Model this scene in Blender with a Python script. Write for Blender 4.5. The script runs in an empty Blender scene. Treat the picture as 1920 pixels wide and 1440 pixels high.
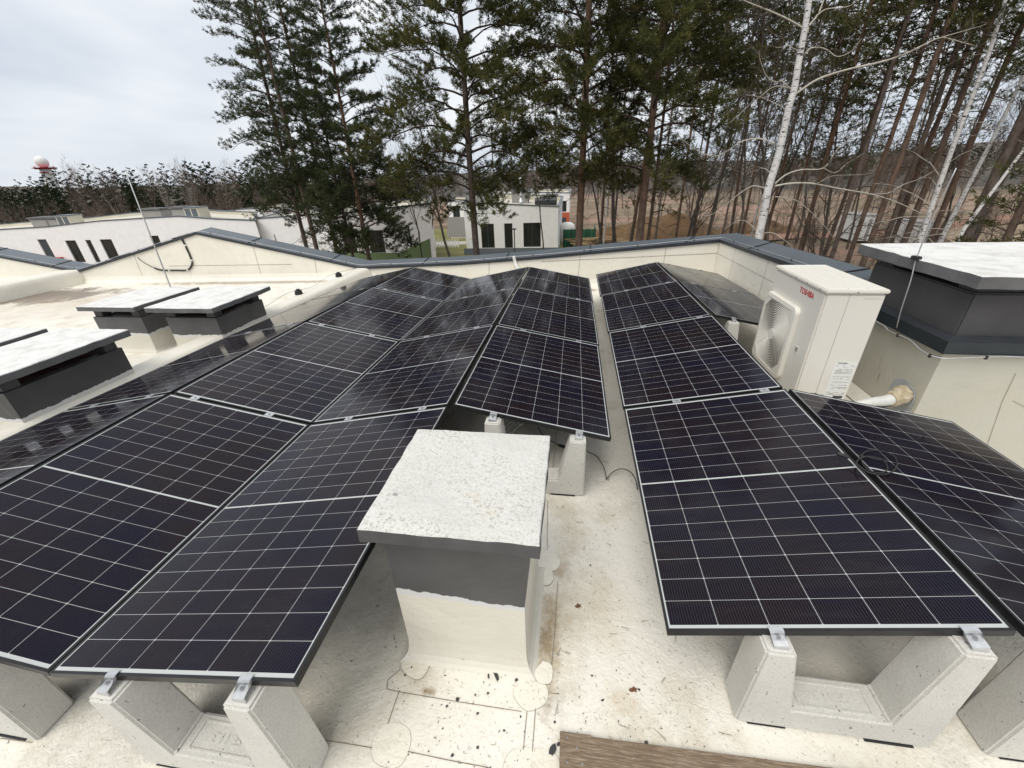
import bpy, bmesh, math, random
import numpy as np
from mathutils import Vector, Matrix
random.seed(7)
rng = np.random.default_rng(11)
R_ = math.radians
C = bpy.context.scene.collection
scn = bpy.context.scene

# ------------------------------------------------------------------ camera
FPX = 761.06
RM = np.array([[0.98939509, 0.14093914, -0.03512133], [0.03481808, -0.46488314, -0.88468716], [-0.14101436, 0.87408228, -0.46486033]])
CP = np.array([-0.29574, -0.603646, 1.661113])
cam_d = bpy.data.cameras.new('camera')
cam = bpy.data.objects.new('camera', cam_d)
C.objects.link(cam)
cam_d.sensor_width = 36
cam_d.lens = 36 * FPX / 1920
cam_d.clip_start = 0.05
cam_d.clip_end = 6000
m = Matrix.Identity(4)
for i in range(3):
    m[i][0] = RM[0][i]; m[i][1] = -RM[1][i]; m[i][2] = -RM[2][i]; m[i][3] = CP[i]
cam.matrix_world = m
scn.camera = cam
scn.render.resolution_x = 1024
scn.render.resolution_y = 768
scn.view_settings.view_transform = 'Standard'
scn.view_settings.look = 'None'
scn.view_settings.gamma = 1
scn.view_settings.exposure = 0.56

# ------------------------------------------------------------------ world
SUN_EL, SUN_AZ = 58, 208      # direction the light comes from, degrees from +y clockwise
w = bpy.data.worlds.new('World'); scn.world = w; w.use_nodes = True
nt = w.node_tree; nt.nodes.clear()
def N(nt, typ, **kw):
    n = nt.nodes.new(typ)
    for k, v in kw.items(): setattr(n, k, v)
    return n
out = N(nt, 'ShaderNodeOutputWorld'); bg = N(nt, 'ShaderNodeBackground'); bg.inputs['Strength'].default_value = 0.1
sky = N(nt, 'ShaderNodeTexSky', sky_type='NISHITA'); sky.sun_disc = False
sky.sun_elevation = R_(SUN_EL); sky.sun_rotation = R_(SUN_AZ)
tc = N(nt, 'ShaderNodeTexCoord'); mp = N(nt, 'ShaderNodeMapping'); mp.inputs['Scale'].default_value = (1.0, 1.0, 3.2)
mp.inputs['Rotation'].default_value = (0.1, 0.28, 0.3)
ns = N(nt, 'ShaderNodeTexNoise'); ns.inputs['Scale'].default_value = 1.9; ns.inputs['Detail'].default_value = 5; ns.inputs['Roughness'].default_value = 0.5; ns.inputs['Distortion'].default_value = 0.35
rp = N(nt, 'ShaderNodeValToRGB')
rp.color_ramp.elements[0].position = 0.38; rp.color_ramp.elements[0].color = (5.3, 5.65, 6.15, 1)
rp.color_ramp.elements[1].position = 0.66; rp.color_ramp.elements[1].color = (7.9, 7.9, 7.8, 1)
sp = N(nt, 'ShaderNodeSeparateXYZ')
gr = N(nt, 'ShaderNodeValToRGB')
gr.color_ramp.elements[0].position = 0.0; gr.color_ramp.elements[0].color = (0.76, 0.79, 0.84, 1)
gr.color_ramp.elements[1].position = 0.5; gr.color_ramp.elements[1].color = (1.0, 1.0, 1.0, 1)
e = gr.color_ramp.elements.new(0.16); e.color = (0.83, 0.85, 0.885, 1)
mu = N(nt, 'ShaderNodeMix', data_type='RGBA', blend_type='MULTIPLY'); mu.inputs[0].default_value = 1
mx = N(nt, 'ShaderNodeMix', data_type='RGBA'); mx.inputs[0].default_value = 0.95
L = nt.links.new
L(tc.outputs['Generated'], mp.inputs[0]); L(mp.outputs[0], ns.inputs['Vector']); L(ns.outputs['Fac'], rp.inputs[0])
L(tc.outputs['Generated'], sp.inputs[0]); L(sp.outputs['Z'], gr.inputs[0])
L(rp.outputs[0], mu.inputs[6]); L(gr.outputs[0], mu.inputs[7])
L(sky.outputs[0], mx.inputs[6]); L(mu.outputs[2], mx.inputs[7]); L(mx.outputs[2], bg.inputs[0]); L(bg.outputs[0], out.inputs[0])

sd = bpy.data.lights.new('sun', 'SUN'); sd.energy = 1.5; sd.angle = R_(42); sd.color = (1.0, 0.955, 0.88)
so = bpy.data.objects.new('sun', sd); C.objects.link(so)
az, el = R_(SUN_AZ), R_(SUN_EL)
sv = Vector((math.sin(az) * math.cos(el), math.cos(az) * math.cos(el), math.sin(el)))
so.rotation_euler = sv.to_track_quat('Z', 'Y').to_euler(); so.location = (0, 0, 30)

# ------------------------------------------------------------------ helpers
def at(u, v, ax, c):
    """photo pixel (1920 wide) -> the point of the real plane ax = c seen there"""
    d = RM.T @ np.array([(u - 960) / FPX, (v - 720) / FPX, 1.0])
    i = 'xyz'.index(ax)
    return CP + d * (c - CP[i]) / d[i]

def tag(o, label=None, cat=None, group=None, kind=None):
    if label: o['label'] = label
    if cat: o['category'] = cat
    if group: o['group'] = group
    if kind: o['kind'] = kind
    return o
def empty(name, loc=(0, 0, 0), rz=0):
    o = bpy.data.objects.new(name, None); C.objects.link(o); o.location = loc; o.rotation_euler = (0, 0, rz)
    o.empty_display_size = 0.1
    return o
def link(name, me, mats, parent=None, loc=None):
    o = bpy.data.objects.new(name, me)
    if mats is not None:
        for mm in (mats if isinstance(mats, (list, tuple)) else [mats]):
            if mm.name not in [x.name for x in me.materials if x]: me.materials.append(mm)
    C.objects.link(o)
    if parent: o.parent = parent
    if loc is not None: o.location = loc
    return o
class MB:
    """collects boxes, tubes and sheets into one mesh"""
    def __init__(s): s.v = []; s.f = []; s.mi = []; s.ch = []
    def each(s, name, mats, parent=None, bevel=0, post=None):
        """every added shape becomes an object of its own"""
        out_ = []
        for (vs, fs, mi) in s.ch:
            m2 = MB(); m2.add(vs, fs, mi); o = m2.build(name, mats, parent, bevel); out_.append(post(o) if post else o)
        return out_
    def add(s, vs, fs, mi=0):
        vs = list(vs); fs = list(fs); s.ch.append((vs, fs, mi)); b = len(s.v); s.v += [tuple(map(float, p)) for p in vs]
        for f in fs: s.f.append([b + i for i in f]); s.mi.append(mi)
        return s
    def box(s, x0, y0, z0, x1, y1, z1, mi=0):
        vs = [(x0, y0, z0), (x1, y0, z0), (x1, y1, z0), (x0, y1, z0), (x0, y0, z1), (x1, y0, z1), (x1, y1, z1), (x0, y1, z1)]
        return s.add(vs, [(0, 3, 2, 1), (4, 5, 6, 7), (0, 1, 5, 4), (1, 2, 6, 5), (2, 3, 7, 6), (3, 0, 4, 7)], mi)
    def prism(s, poly, d, mi=0):
        """poly list of 3d points, extruded by vector d"""
        n = len(poly); vs = [tuple(p) for p in poly] + [tuple(np.add(p, d)) for p in poly]
        return s.add(vs, [tuple(range(n))[::-1], tuple(range(n, 2 * n))] + [(i, (i + 1) % n, n + (i + 1) % n, n + i) for i in range(n)], mi)
    def tube(s, pts, rad, n=6, mi=0, cap=True):
        pts = [np.array(p, float) for p in pts]; m_ = len(pts)
        if not hasattr(rad, '__len__'): rad = [rad] * m_
        up = np.array([0.13, 0.31, 0.94]); vs = []
        for i, p in enumerate(pts):
            t = pts[min(i + 1, m_ - 1)] - pts[max(i - 1, 0)]; t = t / (np.linalg.norm(t) + 1e-9)
            ref = up if abs(t @ up) < 0.93 else np.array([1.0, 0.1, 0])
            a = np.cross(t, ref); a /= np.linalg.norm(a); b = np.cross(t, a)
            for k in range(n):
                an = 2 * math.pi * k / n
                vs.append(p + rad[i] * (a * math.cos(an) + b * math.sin(an)))
        fs = [(i * n + k, i * n + (k + 1) % n, (i + 1) * n + (k + 1) % n, (i + 1) * n + k) for i in range(m_ - 1) for k in range(n)]
        if cap: fs += [tuple(range(n)), tuple(range((m_ - 1) * n, m_ * n))[::-1]]
        return s.add(vs, fs, mi)
    def lathe(s, prof, n=16, c=(0, 0, 0), mi=0):
        vs = [(c[0] + r * math.cos(2 * math.pi * k / n), c[1] + r * math.sin(2 * math.pi * k / n), c[2] + z) for r, z in prof for k in range(n)]
        fs = [(i * n + k, i * n + (k + 1) % n, (i + 1) * n + (k + 1) % n, (i + 1) * n + k) for i in range(len(prof) - 1) for k in range(n)]
        return s.add(vs, fs, mi)
    def build(s, name, mats, parent=None, bevel=0, smooth=False, loc=None):
        me = bpy.data.meshes.new(name); me.from_pydata(s.v, [], s.f)
        if bevel or True:
            bm = bmesh.new(); bm.from_mesh(me)
            lay = list(s.mi)
            for i, f in enumerate(bm.faces): f.material_index = lay[i]
            if bevel:
                bmesh.ops.remove_doubles(bm, verts=bm.verts, dist=1e-5)
                bmesh.ops.bevel(bm, geom=[e_ for e_ in bm.edges if len(e_.link_faces) == 2 and e_.calc_face_angle(0) > 0.35], offset=bevel, segments=2, affect='EDGES', clamp_overlap=True)
            bmesh.ops.recalc_face_normals(bm, faces=bm.faces)
            bm.to_mesh(me); bm.free()
        if smooth: me.polygons.foreach_set('use_smooth', [True] * len(me.polygons))
        me.update()
        return link(name, me, mats, parent, loc)

def catmull(pts, n=5):
    P = [np.array(p, float) for p in pts]; P = [2 * P[0] - P[1]] + P + [2 * P[-1] - P[-2]]; o = []
    for i in range(1, len(P) - 2):
        for k in range(n):
            t = k / n; a, b, c_, d = P[i - 1], P[i], P[i + 1], P[i + 2]
            o.append(0.5 * ((2 * b) + (c_ - a) * t + (2 * a - 5 * b + 4 * c_ - d) * t * t + (3 * b - a - 3 * c_ + d) * t ** 3))
    o.append(P[-2]); return o

# ------------------------------------------------------------------ materials
def mat(name):
    m_ = bpy.data.materials.new(name); m_.use_nodes = True; nt = m_.node_tree
    b = nt.nodes['Principled BSDF']; return m_, nt, b
def noise(nt, scale, detail=4, rough=0.55, co='Object', vec=None, stretch=None, dist=0):
    t = N(nt, 'ShaderNodeTexNoise'); t.inputs['Scale'].default_value = scale; t.inputs['Detail'].default_value = detail; t.inputs['Roughness'].default_value = rough; t.inputs['Distortion'].default_value = dist
    if vec is None:
        c = N(nt, 'ShaderNodeTexCoord'); vec = c.outputs[co]
    if stretch:
        mp = N(nt, 'ShaderNodeMapping'); mp.inputs['Scale'].default_value = stretch; nt.links.new(vec, mp.inputs[0]); vec = mp.outputs[0]
    nt.links.new(vec, t.inputs['Vector']); return t.outputs['Fac']
def ramp(nt, fac, stops, interp='LINEAR'):
    r = N(nt, 'ShaderNodeValToRGB'); cr = r.color_ramp; cr.interpolation = interp
    while len(cr.elements) < len(stops): cr.elements.new(0.5)
    for e_, (p, c) in zip(cr.elements, stops):
        e_.position = p
        if not hasattr(c, '__len__'): c = (c, c, c)
        e_.color = (*c, 1)
    nt.links.new(fac, r.inputs[0]); return r.outputs[0]
def mix(nt, f, a, b, mode='MIX'):
    x = N(nt, 'ShaderNodeMix', data_type='RGBA', blend_type=mode)
    for i, s in ((0, f), (6, a), (7, b)):
        if isinstance(s, (int, float)): x.inputs[i].default_value = s
        elif hasattr(s, '__len__'): x.inputs[i].default_value = (*s, 1)
        else: nt.links.new(s, x.inputs[i])
    return x.outputs[2]
def mth(nt, op, a, b=None, c=None, clamp=False):
    x = N(nt, 'ShaderNodeMath', operation=op); x.use_clamp = clamp
    for i, s in enumerate((a, b, c)):
        if s is None: continue
        if isinstance(s, (int, float)): x.inputs[i].default_value = s
        else: nt.links.new(s, x.inputs[i])
    return x.outputs[0]
def bump(nt, b, h, strength=0.3, dist=0.01):
    x = N(nt, 'ShaderNodeBump'); x.inputs['Strength'].default_value = strength; x.inputs['Distance'].default_value = dist
    nt.links.new(h, x.inputs['Height']); nt.links.new(x.outputs[0], b.inputs['Normal'])
def simple(name, c1, c2=None, scale=6, rough=0.7, metal=0, bs=0.15, bd=0.005, stops=(0.35, 0.65), detail=4):
    m_, nt, b = mat(name); c2 = c2 or tuple(x * 0.8 for x in c1)
    n = noise(nt, scale, detail); nt.links.new(ramp(nt, n, [(stops[0], c1), (stops[1], c2)]), b.inputs['Base Color'])
    b.inputs['Roughness'].default_value = rough; b.inputs['Metallic'].default_value = metal
    n2 = noise(nt, scale * 9, 3); bump(nt, b, n2, bs, bd); return m_

def membrane(name, dirt=1.0, base=(0.83, 0.79, 0.695), wallish=False):
    m_, nt, b = mat(name); g = N(nt, 'ShaderNodeNewGeometry').outputs['Position']
    col = ramp(nt, noise(nt, 0.7, 5, vec=g), [(0.3, tuple(x * 0.93 for x in base)), (0.7, base)])
    st = noise(nt, 2.3, 6, 0.65, vec=g)
    col = mix(nt, mth(nt, 'MULTIPLY', ramp(nt, st, [(0.52, 0.0), (0.74, 1.0)]), 0.6 * dirt), col, (0.50, 0.43, 0.29))
    st2 = noise(nt, 5.5, 6, 0.7, vec=g)
    col = mix(nt, mth(nt, 'MULTIPLY', ramp(nt, st2, [(0.55, 0.0), (0.8, 1.0)]), 0.5 * dirt), col, (0.36, 0.35, 0.29))
    # specks
    for sc, lo, hi, c, k, msk in ((70, 0.69, 0.735, (0.08, 0.06, 0.04), 0.8 * dirt, 1.1), (28, 0.73, 0.75, (0.05, 0.045, 0.05), 0.9 * dirt, 0.8)):
        s_ = ramp(nt, noise(nt, sc, 2, 0.5, vec=g), [(lo, 0.0), (hi, 1.0)])
        mk = ramp(nt, noise(nt, msk, 3, vec=g), [(0.38, 0.0), (0.62, 1.0)])
        col = mix(nt, mth(nt, 'MULTIPLY', mth(nt, 'MULTIPLY', s_, mk), k), col, c)
    if not wallish:
        cr = mth(nt, 'ABSOLUTE', mth(nt, 'SUBTRACT', noise(nt, 9, 5, 0.6, vec=g, dist=2.2), 0.5))
        cl_ = mth(nt, 'SUBTRACT', 1.0, mth(nt, 'DIVIDE', cr, 0.010), clamp=True); mk = ramp(nt, noise(nt, 1.7, 3, vec=g), [(0.42, 0.0), (0.62, 1.0)])
        col = mix(nt, mth(nt, 'MULTIPLY', mth(nt, 'MULTIPLY', cl_, mk), 0.38 * dirt), col, (0.24, 0.21, 0.16))
    nt.links.new(col, b.inputs['Base Color']); b.inputs['Roughness'].default_value = 0.5
    h = mth(nt, 'ADD', mth(nt, 'MULTIPLY', noise(nt, 2.6, 4, .6, vec=g, dist=.6), 1.3 if wallish else 0.8), mth(nt, 'MULTIPLY', noise(nt, 26, 4, vec=g, dist=1.8), 0.20 if not wallish else 0.012))
    bump(nt, b, h, 0.42 if wallish else 0.7, 0.035); return m_, nt, b, col, g

M = {}
def ell(nt, g, cx, cy, rx, ry, soft=0.5, nz=2.5):
    s = N(nt, 'ShaderNodeSeparateXYZ'); nt.links.new(g, s.inputs[0])
    dx = mth(nt, 'DIVIDE', mth(nt, 'SUBTRACT', s.outputs[0], cx), rx); dy = mth(nt, 'DIVIDE', mth(nt, 'SUBTRACT', s.outputs[1], cy), ry)
    d = mth(nt, 'SQRT', mth(nt, 'ADD', mth(nt, 'MULTIPLY', dx, dx), mth(nt, 'MULTIPLY', dy, dy)))
    n = noise(nt, nz / max(min(rx, ry), 0.02) * 0.6, 5, 0.7, vec=g)
    v = mth(nt, 'SUBTRACT', mth(nt, 'ADD', 1.0, mth(nt, 'MULTIPLY', mth(nt, 'SUBTRACT', n, 0.5), 2.2)), d)
    return mth(nt, 'DIVIDE', v, soft, clamp=True)
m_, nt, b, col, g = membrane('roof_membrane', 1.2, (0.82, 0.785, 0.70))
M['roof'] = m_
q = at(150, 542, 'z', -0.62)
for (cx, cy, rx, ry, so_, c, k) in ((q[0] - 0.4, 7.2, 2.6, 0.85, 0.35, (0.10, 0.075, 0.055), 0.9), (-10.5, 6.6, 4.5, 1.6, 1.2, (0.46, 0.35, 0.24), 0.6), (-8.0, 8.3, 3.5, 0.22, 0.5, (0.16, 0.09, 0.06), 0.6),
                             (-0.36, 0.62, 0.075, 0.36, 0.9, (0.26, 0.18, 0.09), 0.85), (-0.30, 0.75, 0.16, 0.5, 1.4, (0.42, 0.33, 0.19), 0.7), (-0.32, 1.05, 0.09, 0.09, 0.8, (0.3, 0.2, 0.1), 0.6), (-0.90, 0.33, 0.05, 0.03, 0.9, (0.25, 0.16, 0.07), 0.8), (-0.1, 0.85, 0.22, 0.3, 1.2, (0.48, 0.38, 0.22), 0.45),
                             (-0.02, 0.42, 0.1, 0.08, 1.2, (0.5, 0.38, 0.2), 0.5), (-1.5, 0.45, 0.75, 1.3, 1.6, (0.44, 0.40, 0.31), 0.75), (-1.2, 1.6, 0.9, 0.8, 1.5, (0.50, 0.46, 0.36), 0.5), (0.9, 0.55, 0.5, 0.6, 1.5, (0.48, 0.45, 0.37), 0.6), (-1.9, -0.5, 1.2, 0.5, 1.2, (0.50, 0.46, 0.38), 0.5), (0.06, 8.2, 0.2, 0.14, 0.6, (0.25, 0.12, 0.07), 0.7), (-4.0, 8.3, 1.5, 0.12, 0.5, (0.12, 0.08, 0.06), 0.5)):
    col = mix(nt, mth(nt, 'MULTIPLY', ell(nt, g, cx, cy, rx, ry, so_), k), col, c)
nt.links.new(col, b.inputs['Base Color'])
M['wallmem'] = membrane('wall_membrane', 0.35, (0.78, 0.745, 0.655), True)[0]
M['patch'] = membrane('membrane_patch', 0.7, (0.80, 0.76, 0.66))[0]
M['seam'] = simple('seam_line', (0.16, 0.13, 0.10), (0.30, 0.26, 0.20), 8, 0.8)
M['coping'] = simple('coping_metal', (0.105, 0.125, 0.145), (0.125, 0.145, 0.165), 1.5, 0.42, 0.25, 0.05, 0.002)
M['copedge'] = simple('coping_edge', (0.018, 0.022, 0.028), (0.03, 0.033, 0.04), 3, 0.5)
M['flash'] = simple('dark_flashing', (0.012, 0.020, 0.026), (0.02, 0.03, 0.036), 3, 0.35, 0.1, 0.03)
M['conc'] = None
def concrete(name, c1, c2, pit=1.0):
    m_, nt, b = mat(name); co = N(nt, 'ShaderNodeTexCoord').outputs['Object']
    col = ramp(nt, noise(nt, 5, 6, 0.6, vec=co), [(0.3, c1), (0.7, c2)])
    col = mix(nt, 0.25, col, ramp(nt, noise(nt, 160, 2, vec=co), [(0.35, tuple(x * 0.7 for x in c1)), (0.65, tuple(min(1, x * 1.25) for x in c2))]))
    pits = ramp(nt, noise(nt, 62, 2, 0.5, vec=co, stretch=(1, 1, 0.6)), [(0.69, 0.0), (0.745, 1.0)])
    col = mix(nt, mth(nt, 'MULTIPLY', pits, 0.75 * pit), col, (0.09, 0.08, 0.07))
    dk = ramp(nt, noise(nt, 9, 5, 0.7, vec=co), [(0.6, 0.0), (0.8, 1.0)])
    col = mix(nt, mth(nt, 'MULTIPLY', dk, 0.3), col, tuple(x * 0.6 for x in c1))
    nt.links.new(col, b.inputs['Base Color']); b.inputs['Roughness'].default_value = 0.85
    h = mth(nt, 'SUBTRACT', mth(nt, 'MULTIPLY', noise(nt, 90, 4, vec=co), 0.4), pits)
    bump(nt, b, h, 0.5, 0.003); return m_
M['conc'] = concrete('cast_concrete', (0.53, 0.515, 0.475), (0.62, 0.605, 0.56))
M['slabtop'] = concrete('white_slab_top', (0.72, 0.72, 0.69), (0.80, 0.80, 0.78), 0.5)
M['white2'] = simple('bright_slab_paint', (0.74, 0.735, 0.72), (0.50, 0.49, 0.46), 7, 0.6, 0, 0.8, 0.012, (0.45, 0.80), 8)
def speckslab(name):
    m_, nt, b = mat(name); co = N(nt, 'ShaderNodeTexCoord').outputs['Object']
    col = ramp(nt, noise(nt, 3, 5, vec=co), [(0.3, (0.58, 0.575, 0.54)), (0.7, (0.68, 0.675, 0.64))])
    for sc, lo, hi, c, k in ((95, 0.53, 0.64, (0.34, 0.32, 0.27), 0.85), (48, 0.62, 0.68, (0.30, 0.29, 0.28), 0.75), (16, 0.72, 0.75, (0.12, 0.12, 0.13), 0.85)):
        mk = ramp(nt, noise(nt, 3.2, 4, vec=co), [(0.35, 0.15), (0.65, 1.0)])
        col = mix(nt, mth(nt, 'MULTIPLY', mth(nt, 'MULTIPLY', ramp(nt, noise(nt, sc, 2, vec=co), [(lo, 0.0), (hi, 1.0)]), mk), k), col, c)
    col = mix(nt, mth(nt, 'MULTIPLY', ramp(nt, noise(nt, 6, 4, 0.6, vec=co), [(0.6, 0.0), (0.78, 1.0)]), 0.4), col, (0.55, 0.42, 0.25))
    nt.links.new(col, b.inputs['Base Color']); b.inputs['Roughness'].default_value = 0.8
    bump(nt, b, noise(nt, 40, 5, .7, vec=co), 0.9, 0.010); return m_
M['slabspeck'] = speckslab('speckled_slab_top')
M['dark'] = simple('dark_grey_paint', (0.055, 0.053, 0.055), (0.085, 0.083, 0.085), 5, 0.7, 0, 0.35, 0.004)
M['dark2'] = simple('mid_grey_paint', (0.10, 0.10, 0.102), (0.14, 0.14, 0.14), 5, 0.75, 0, 0.5, 0.005)
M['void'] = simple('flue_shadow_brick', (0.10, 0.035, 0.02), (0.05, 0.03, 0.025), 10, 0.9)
def stackmat(name, zsplit, c_up=(0.06, 0.058, 0.06), slope=0.0, amp=0.035):
    """membrane below, ragged dark paint above (split given in the part's own coordinates)"""
    m_, nt, b, col, g = membrane(name, 0.3, (0.66, 0.63, 0.545), True)
    co = N(nt, 'ShaderNodeTexCoord').outputs['Object']; s = N(nt, 'ShaderNodeSeparateXYZ'); nt.links.new(co, s.inputs[0])
    n = noise(nt, 7, 6, 0.7, vec=co)
    z = mth(nt, 'ADD', mth(nt, 'ADD', s.outputs[2], mth(nt, 'MULTIPLY', mth(nt, 'SUBTRACT', n, 0.5), amp * 2)), mth(nt, 'MULTIPLY', s.outputs[0], slope))
    a = mth(nt, 'MULTIPLY', mth(nt, 'SUBTRACT', z, zsplit), 250, clamp=True)
    pa = mth(nt, 'MULTIPLY', mth(nt, 'SUBTRACT', z, zsplit - 0.035), 120, clamp=True)
    col = mix(nt, mth(nt, 'MULTIPLY', pa, 0.8), col, (0.60, 0.60, 0.62))
    dk = ramp(nt, noise(nt, 4, 4, vec=co), [(0.3, tuple(x * 0.9 for x in c_up)), (0.7, tuple(x * 1.25 for x in c_up))])
    chip = ramp(nt, noise(nt, 30, 4, 0.7, vec=co), [(0.74, 0.0), (0.77, 1.0)])
    dk = mix(nt, mth(nt, 'MULTIPLY', chip, 0.6), dk, (0.4, 0.4, 0.4))
    col = mix(nt, a, col, dk); nt.links.new(col, b.inputs['Base Color']); return m_
M['alu'] = simple('galvanised_clamp', (0.62, 0.63, 0.64), (0.48, 0.49, 0.50), 20, 0.38, 0.75, 0.1, 0.001)
M['bolt'] = simple('bolt_steel', (0.30, 0.30, 0.31), (0.4, 0.4, 0.4), 30, 0.35, 0.9)
M['frame'] = simple('black_frame', (0.012, 0.012, 0.013), (0.020, 0.020, 0.022), 9, 0.38, 0.3, 0.02)
M['rubber'] = simple('black_rubber', (0.012, 0.012, 0.013), (0.02, 0.02, 0.02), 9, 0.6)
M['ac'] = simple('cream_casing', (0.70, 0.67, 0.60), (0.73, 0.70, 0.63), 1.2, 0.42, 0, 0.02, 0.001)
M['acdark'] = simple('dark_coil', (0.06, 0.055, 0.05), (0.13, 0.12, 0.105), 40, 0.6)
M['red'] = simple('red_letters', (0.52, 0.015, 0.02), (0.48, 0.015, 0.02), 5, 0.5)
M['ink'] = simple('black_ink', (0.03, 0.03, 0.03), (0.05, 0.05, 0.05), 5, 0.6)
M['sticker'] = simple('pale_sticker', (0.72, 0.72, 0.69), (0.76, 0.76, 0.73), 5, 0.5)
M['wire'] = simple('aluminium_wire', (0.52, 0.52, 0.52), (0.42, 0.42, 0.42), 20, 0.45, 0.5)
M['pipe'] = simple('white_conduit', (0.66, 0.66, 0.62), (0.58, 0.58, 0.54), 12, 0.5)
M['foam'] = simple('aged_foam', (0.58, 0.50, 0.36), (0.40, 0.33, 0.21), 18, 0.9, 0, 0.8, 0.01)
M['grey_seal'] = simple('grey_sealant', (0.42, 0.44, 0.46), (0.32, 0.34, 0.36), 9, 0.6, 0, 0.6, 0.01)

def panel_mat():
    m_, nt, b = mat('solar_cells'); co = N(nt, 'ShaderNodeTexCoord').outputs['Object']; s = N(nt, 'ShaderNodeSeparateXYZ'); nt.links.new(co, s.inputs[0])
    W, Ln = 1.134, 1.762; x0 = 0.0165; px = (W - 2 * x0) / 6; ye = 0.0046; yo = 0.025; py = (Ln / 2 - yo - ye) / 8
    X, Y = s.outputs[0], s.outputs[1]
    ux = mth(nt, 'SUBTRACT', X, x0); yy = mth(nt, 'ABSOLUTE', mth(nt, 'SUBTRACT', Y, Ln / 2)); uy = mth(nt, 'SUBTRACT', yy, ye)
    # distance in metres to nearest cell border
    dx = mth(nt, 'PINGPONG', ux, px / 2); dy = mth(nt, 'PINGPONG', uy, py / 2)
    cx = mth(nt, 'LESS_THAN', dx, 0.0009); cy = mth(nt, 'LESS_THAN', dy, 0.0008)
    dia = mth(nt, 'LESS_THAN', mth(nt, 'ADD', dx, mth(nt, 'PINGPONG', mth(nt, 'ADD', uy, 0.0), py / 2)), 0.0048)
    o1 = mth(nt, 'LESS_THAN', ux, 0.0); o2 = mth(nt, 'GREATER_THAN', ux, W - 2 * x0); o3 = mth(nt, 'LESS_THAN', uy, 0.0); o4 = mth(nt, 'GREATER_THAN', yy, Ln / 2 - yo)
    w_ = cx
    for k in (cy, dia, o1, o2, o3, o4): w_ = mth(nt, 'MAXIMUM', w_, k)
    fp = px / 17
    fd = mth(nt, 'PINGPONG', mth(nt, 'ADD', ux, fp / 2), fp / 2)
    fing = mth(nt, 'LESS_THAN', fd, 0.00055)
    n = noise(nt, 1.3, 2, vec=co)
    oi = N(nt, 'ShaderNodeObjectInfo').outputs['Random']
    cid = N(nt, 'ShaderNodeTexWhiteNoise'); cmb = N(nt, 'ShaderNodeCombineXYZ')
    nt.links.new(mth(nt, 'FLOOR', mth(nt, 'DIVIDE', ux, px)), cmb.inputs[0]); nt.links.new(mth(nt, 'FLOOR', mth(nt, 'DIVIDE', mth(nt, 'SUBTRACT', Y, 0.0), py)), cmb.inputs[1]); nt.links.new(oi, cmb.inputs[2])
    nt.links.new(cmb.outputs[0], cid.inputs[0])
    base = ramp(nt, mth(nt, 'ADD', mth(nt, 'MULTIPLY', n, 0.88), mth(nt, 'MULTIPLY', cid.outputs[0], 0.12)), [(0.36, (0.0078, 0.0048, 0.0072)), (0.62, (0.0032, 0.0033, 0.0125))])
    col = mix(nt, mth(nt, 'MULTIPLY', fing, 0.5), base, (0.115, 0.10, 0.11))
    col = mix(nt, w_, col, (0.46, 0.475, 0.47))
    drip = mth(nt, 'MULTIPLY', ramp(nt, noise(nt, 5, 5, .7, vec=co, stretch=(.35, 2.4, 1)), [(.5, 0.), (.75, 1.)]), mth(nt, 'MULTIPLY', oi, .03))
    col = mix(nt, drip, col, (.4, .38, .35))
    dust = ramp(nt, noise(nt, 6, 6, 0.75, vec=co), [(0.55, 0.0), (0.85, 1.0)])
    col = mix(nt, mth(nt, 'MULTIPLY', dust, 0.018), col, (0.35, 0.34, 0.32))
    nt.links.new(col, b.inputs['Base Color']); b.inputs['Roughness'].default_value = 0.16
    b.inputs['Specular IOR Level'].default_value = 0.15
    b.inputs['IOR'].default_value = 1.45
    nt.links.new(ramp(nt, noise(nt, 3, 5, 0.7, vec=co), [(0.4, 0.075), (0.7, 0.14)]), b.inputs['Roughness'])
    return m_
M['cells'] = panel_mat()

def wood(name, c1, c2, axis=(1, 14, 14)):
    m_, nt, b = mat(name)
    n = noise(nt, 6, 8, 0.7, stretch=axis, dist=0.6)
    nt.links.new(mix(nt, ramp(nt, noise(nt, 22, 5, .7, stretch=axis), [(.38, .75), (.62, 0.)]), ramp(nt, n, [(0.34, tuple(x * 0.6 for x in c1)), (0.48, c1), (0.6, c2), (0.72, tuple(x * 0.45 for x in c1))]), tuple(x * .45 for x in c1)), b.inputs['Base Color']); b.inputs['Roughness'].default_value = 0.85
    bump(nt, b, n, 0.7, 0.004); return m_
M['plank'] = wood('weathered_wood', (0.24, 0.17, 0.11), (0.38, 0.31, 0.23), (1.2, 22, 22))
M['timber'] = wood('fresh_timber', (0.42, 0.30, 0.16), (0.55, 0.42, 0.26))

# ------------------------------------------------------------------ roof geometry
SLX, QY, QX = 0.0023, -0.0032, 0.0007
def zq(x, y): return SLX * x + QY * min(max(y, -1), 7.7) ** 2 + QX * x * x
def zroof(x, y): return zq(x, y) - 0.475
YW, XW = 8.5, 2.6
def zcurb(y): return -0.18 - 0.0065 * max(y, 0)
def zleft(x, y): return -0.42 - 0.009 * y - 0.012 * (-5.5 - x)

host = tag(empty('flat_roof_house', (0, 0, -6.5)), 'house under the panels, flat cream roof with grey capped parapets', 'house')
HZ = Matrix.Translation((0, 0, 6.5))
def hpart(o):
    o.parent = host; o.location = (0, 0, 6.5); return o

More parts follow.
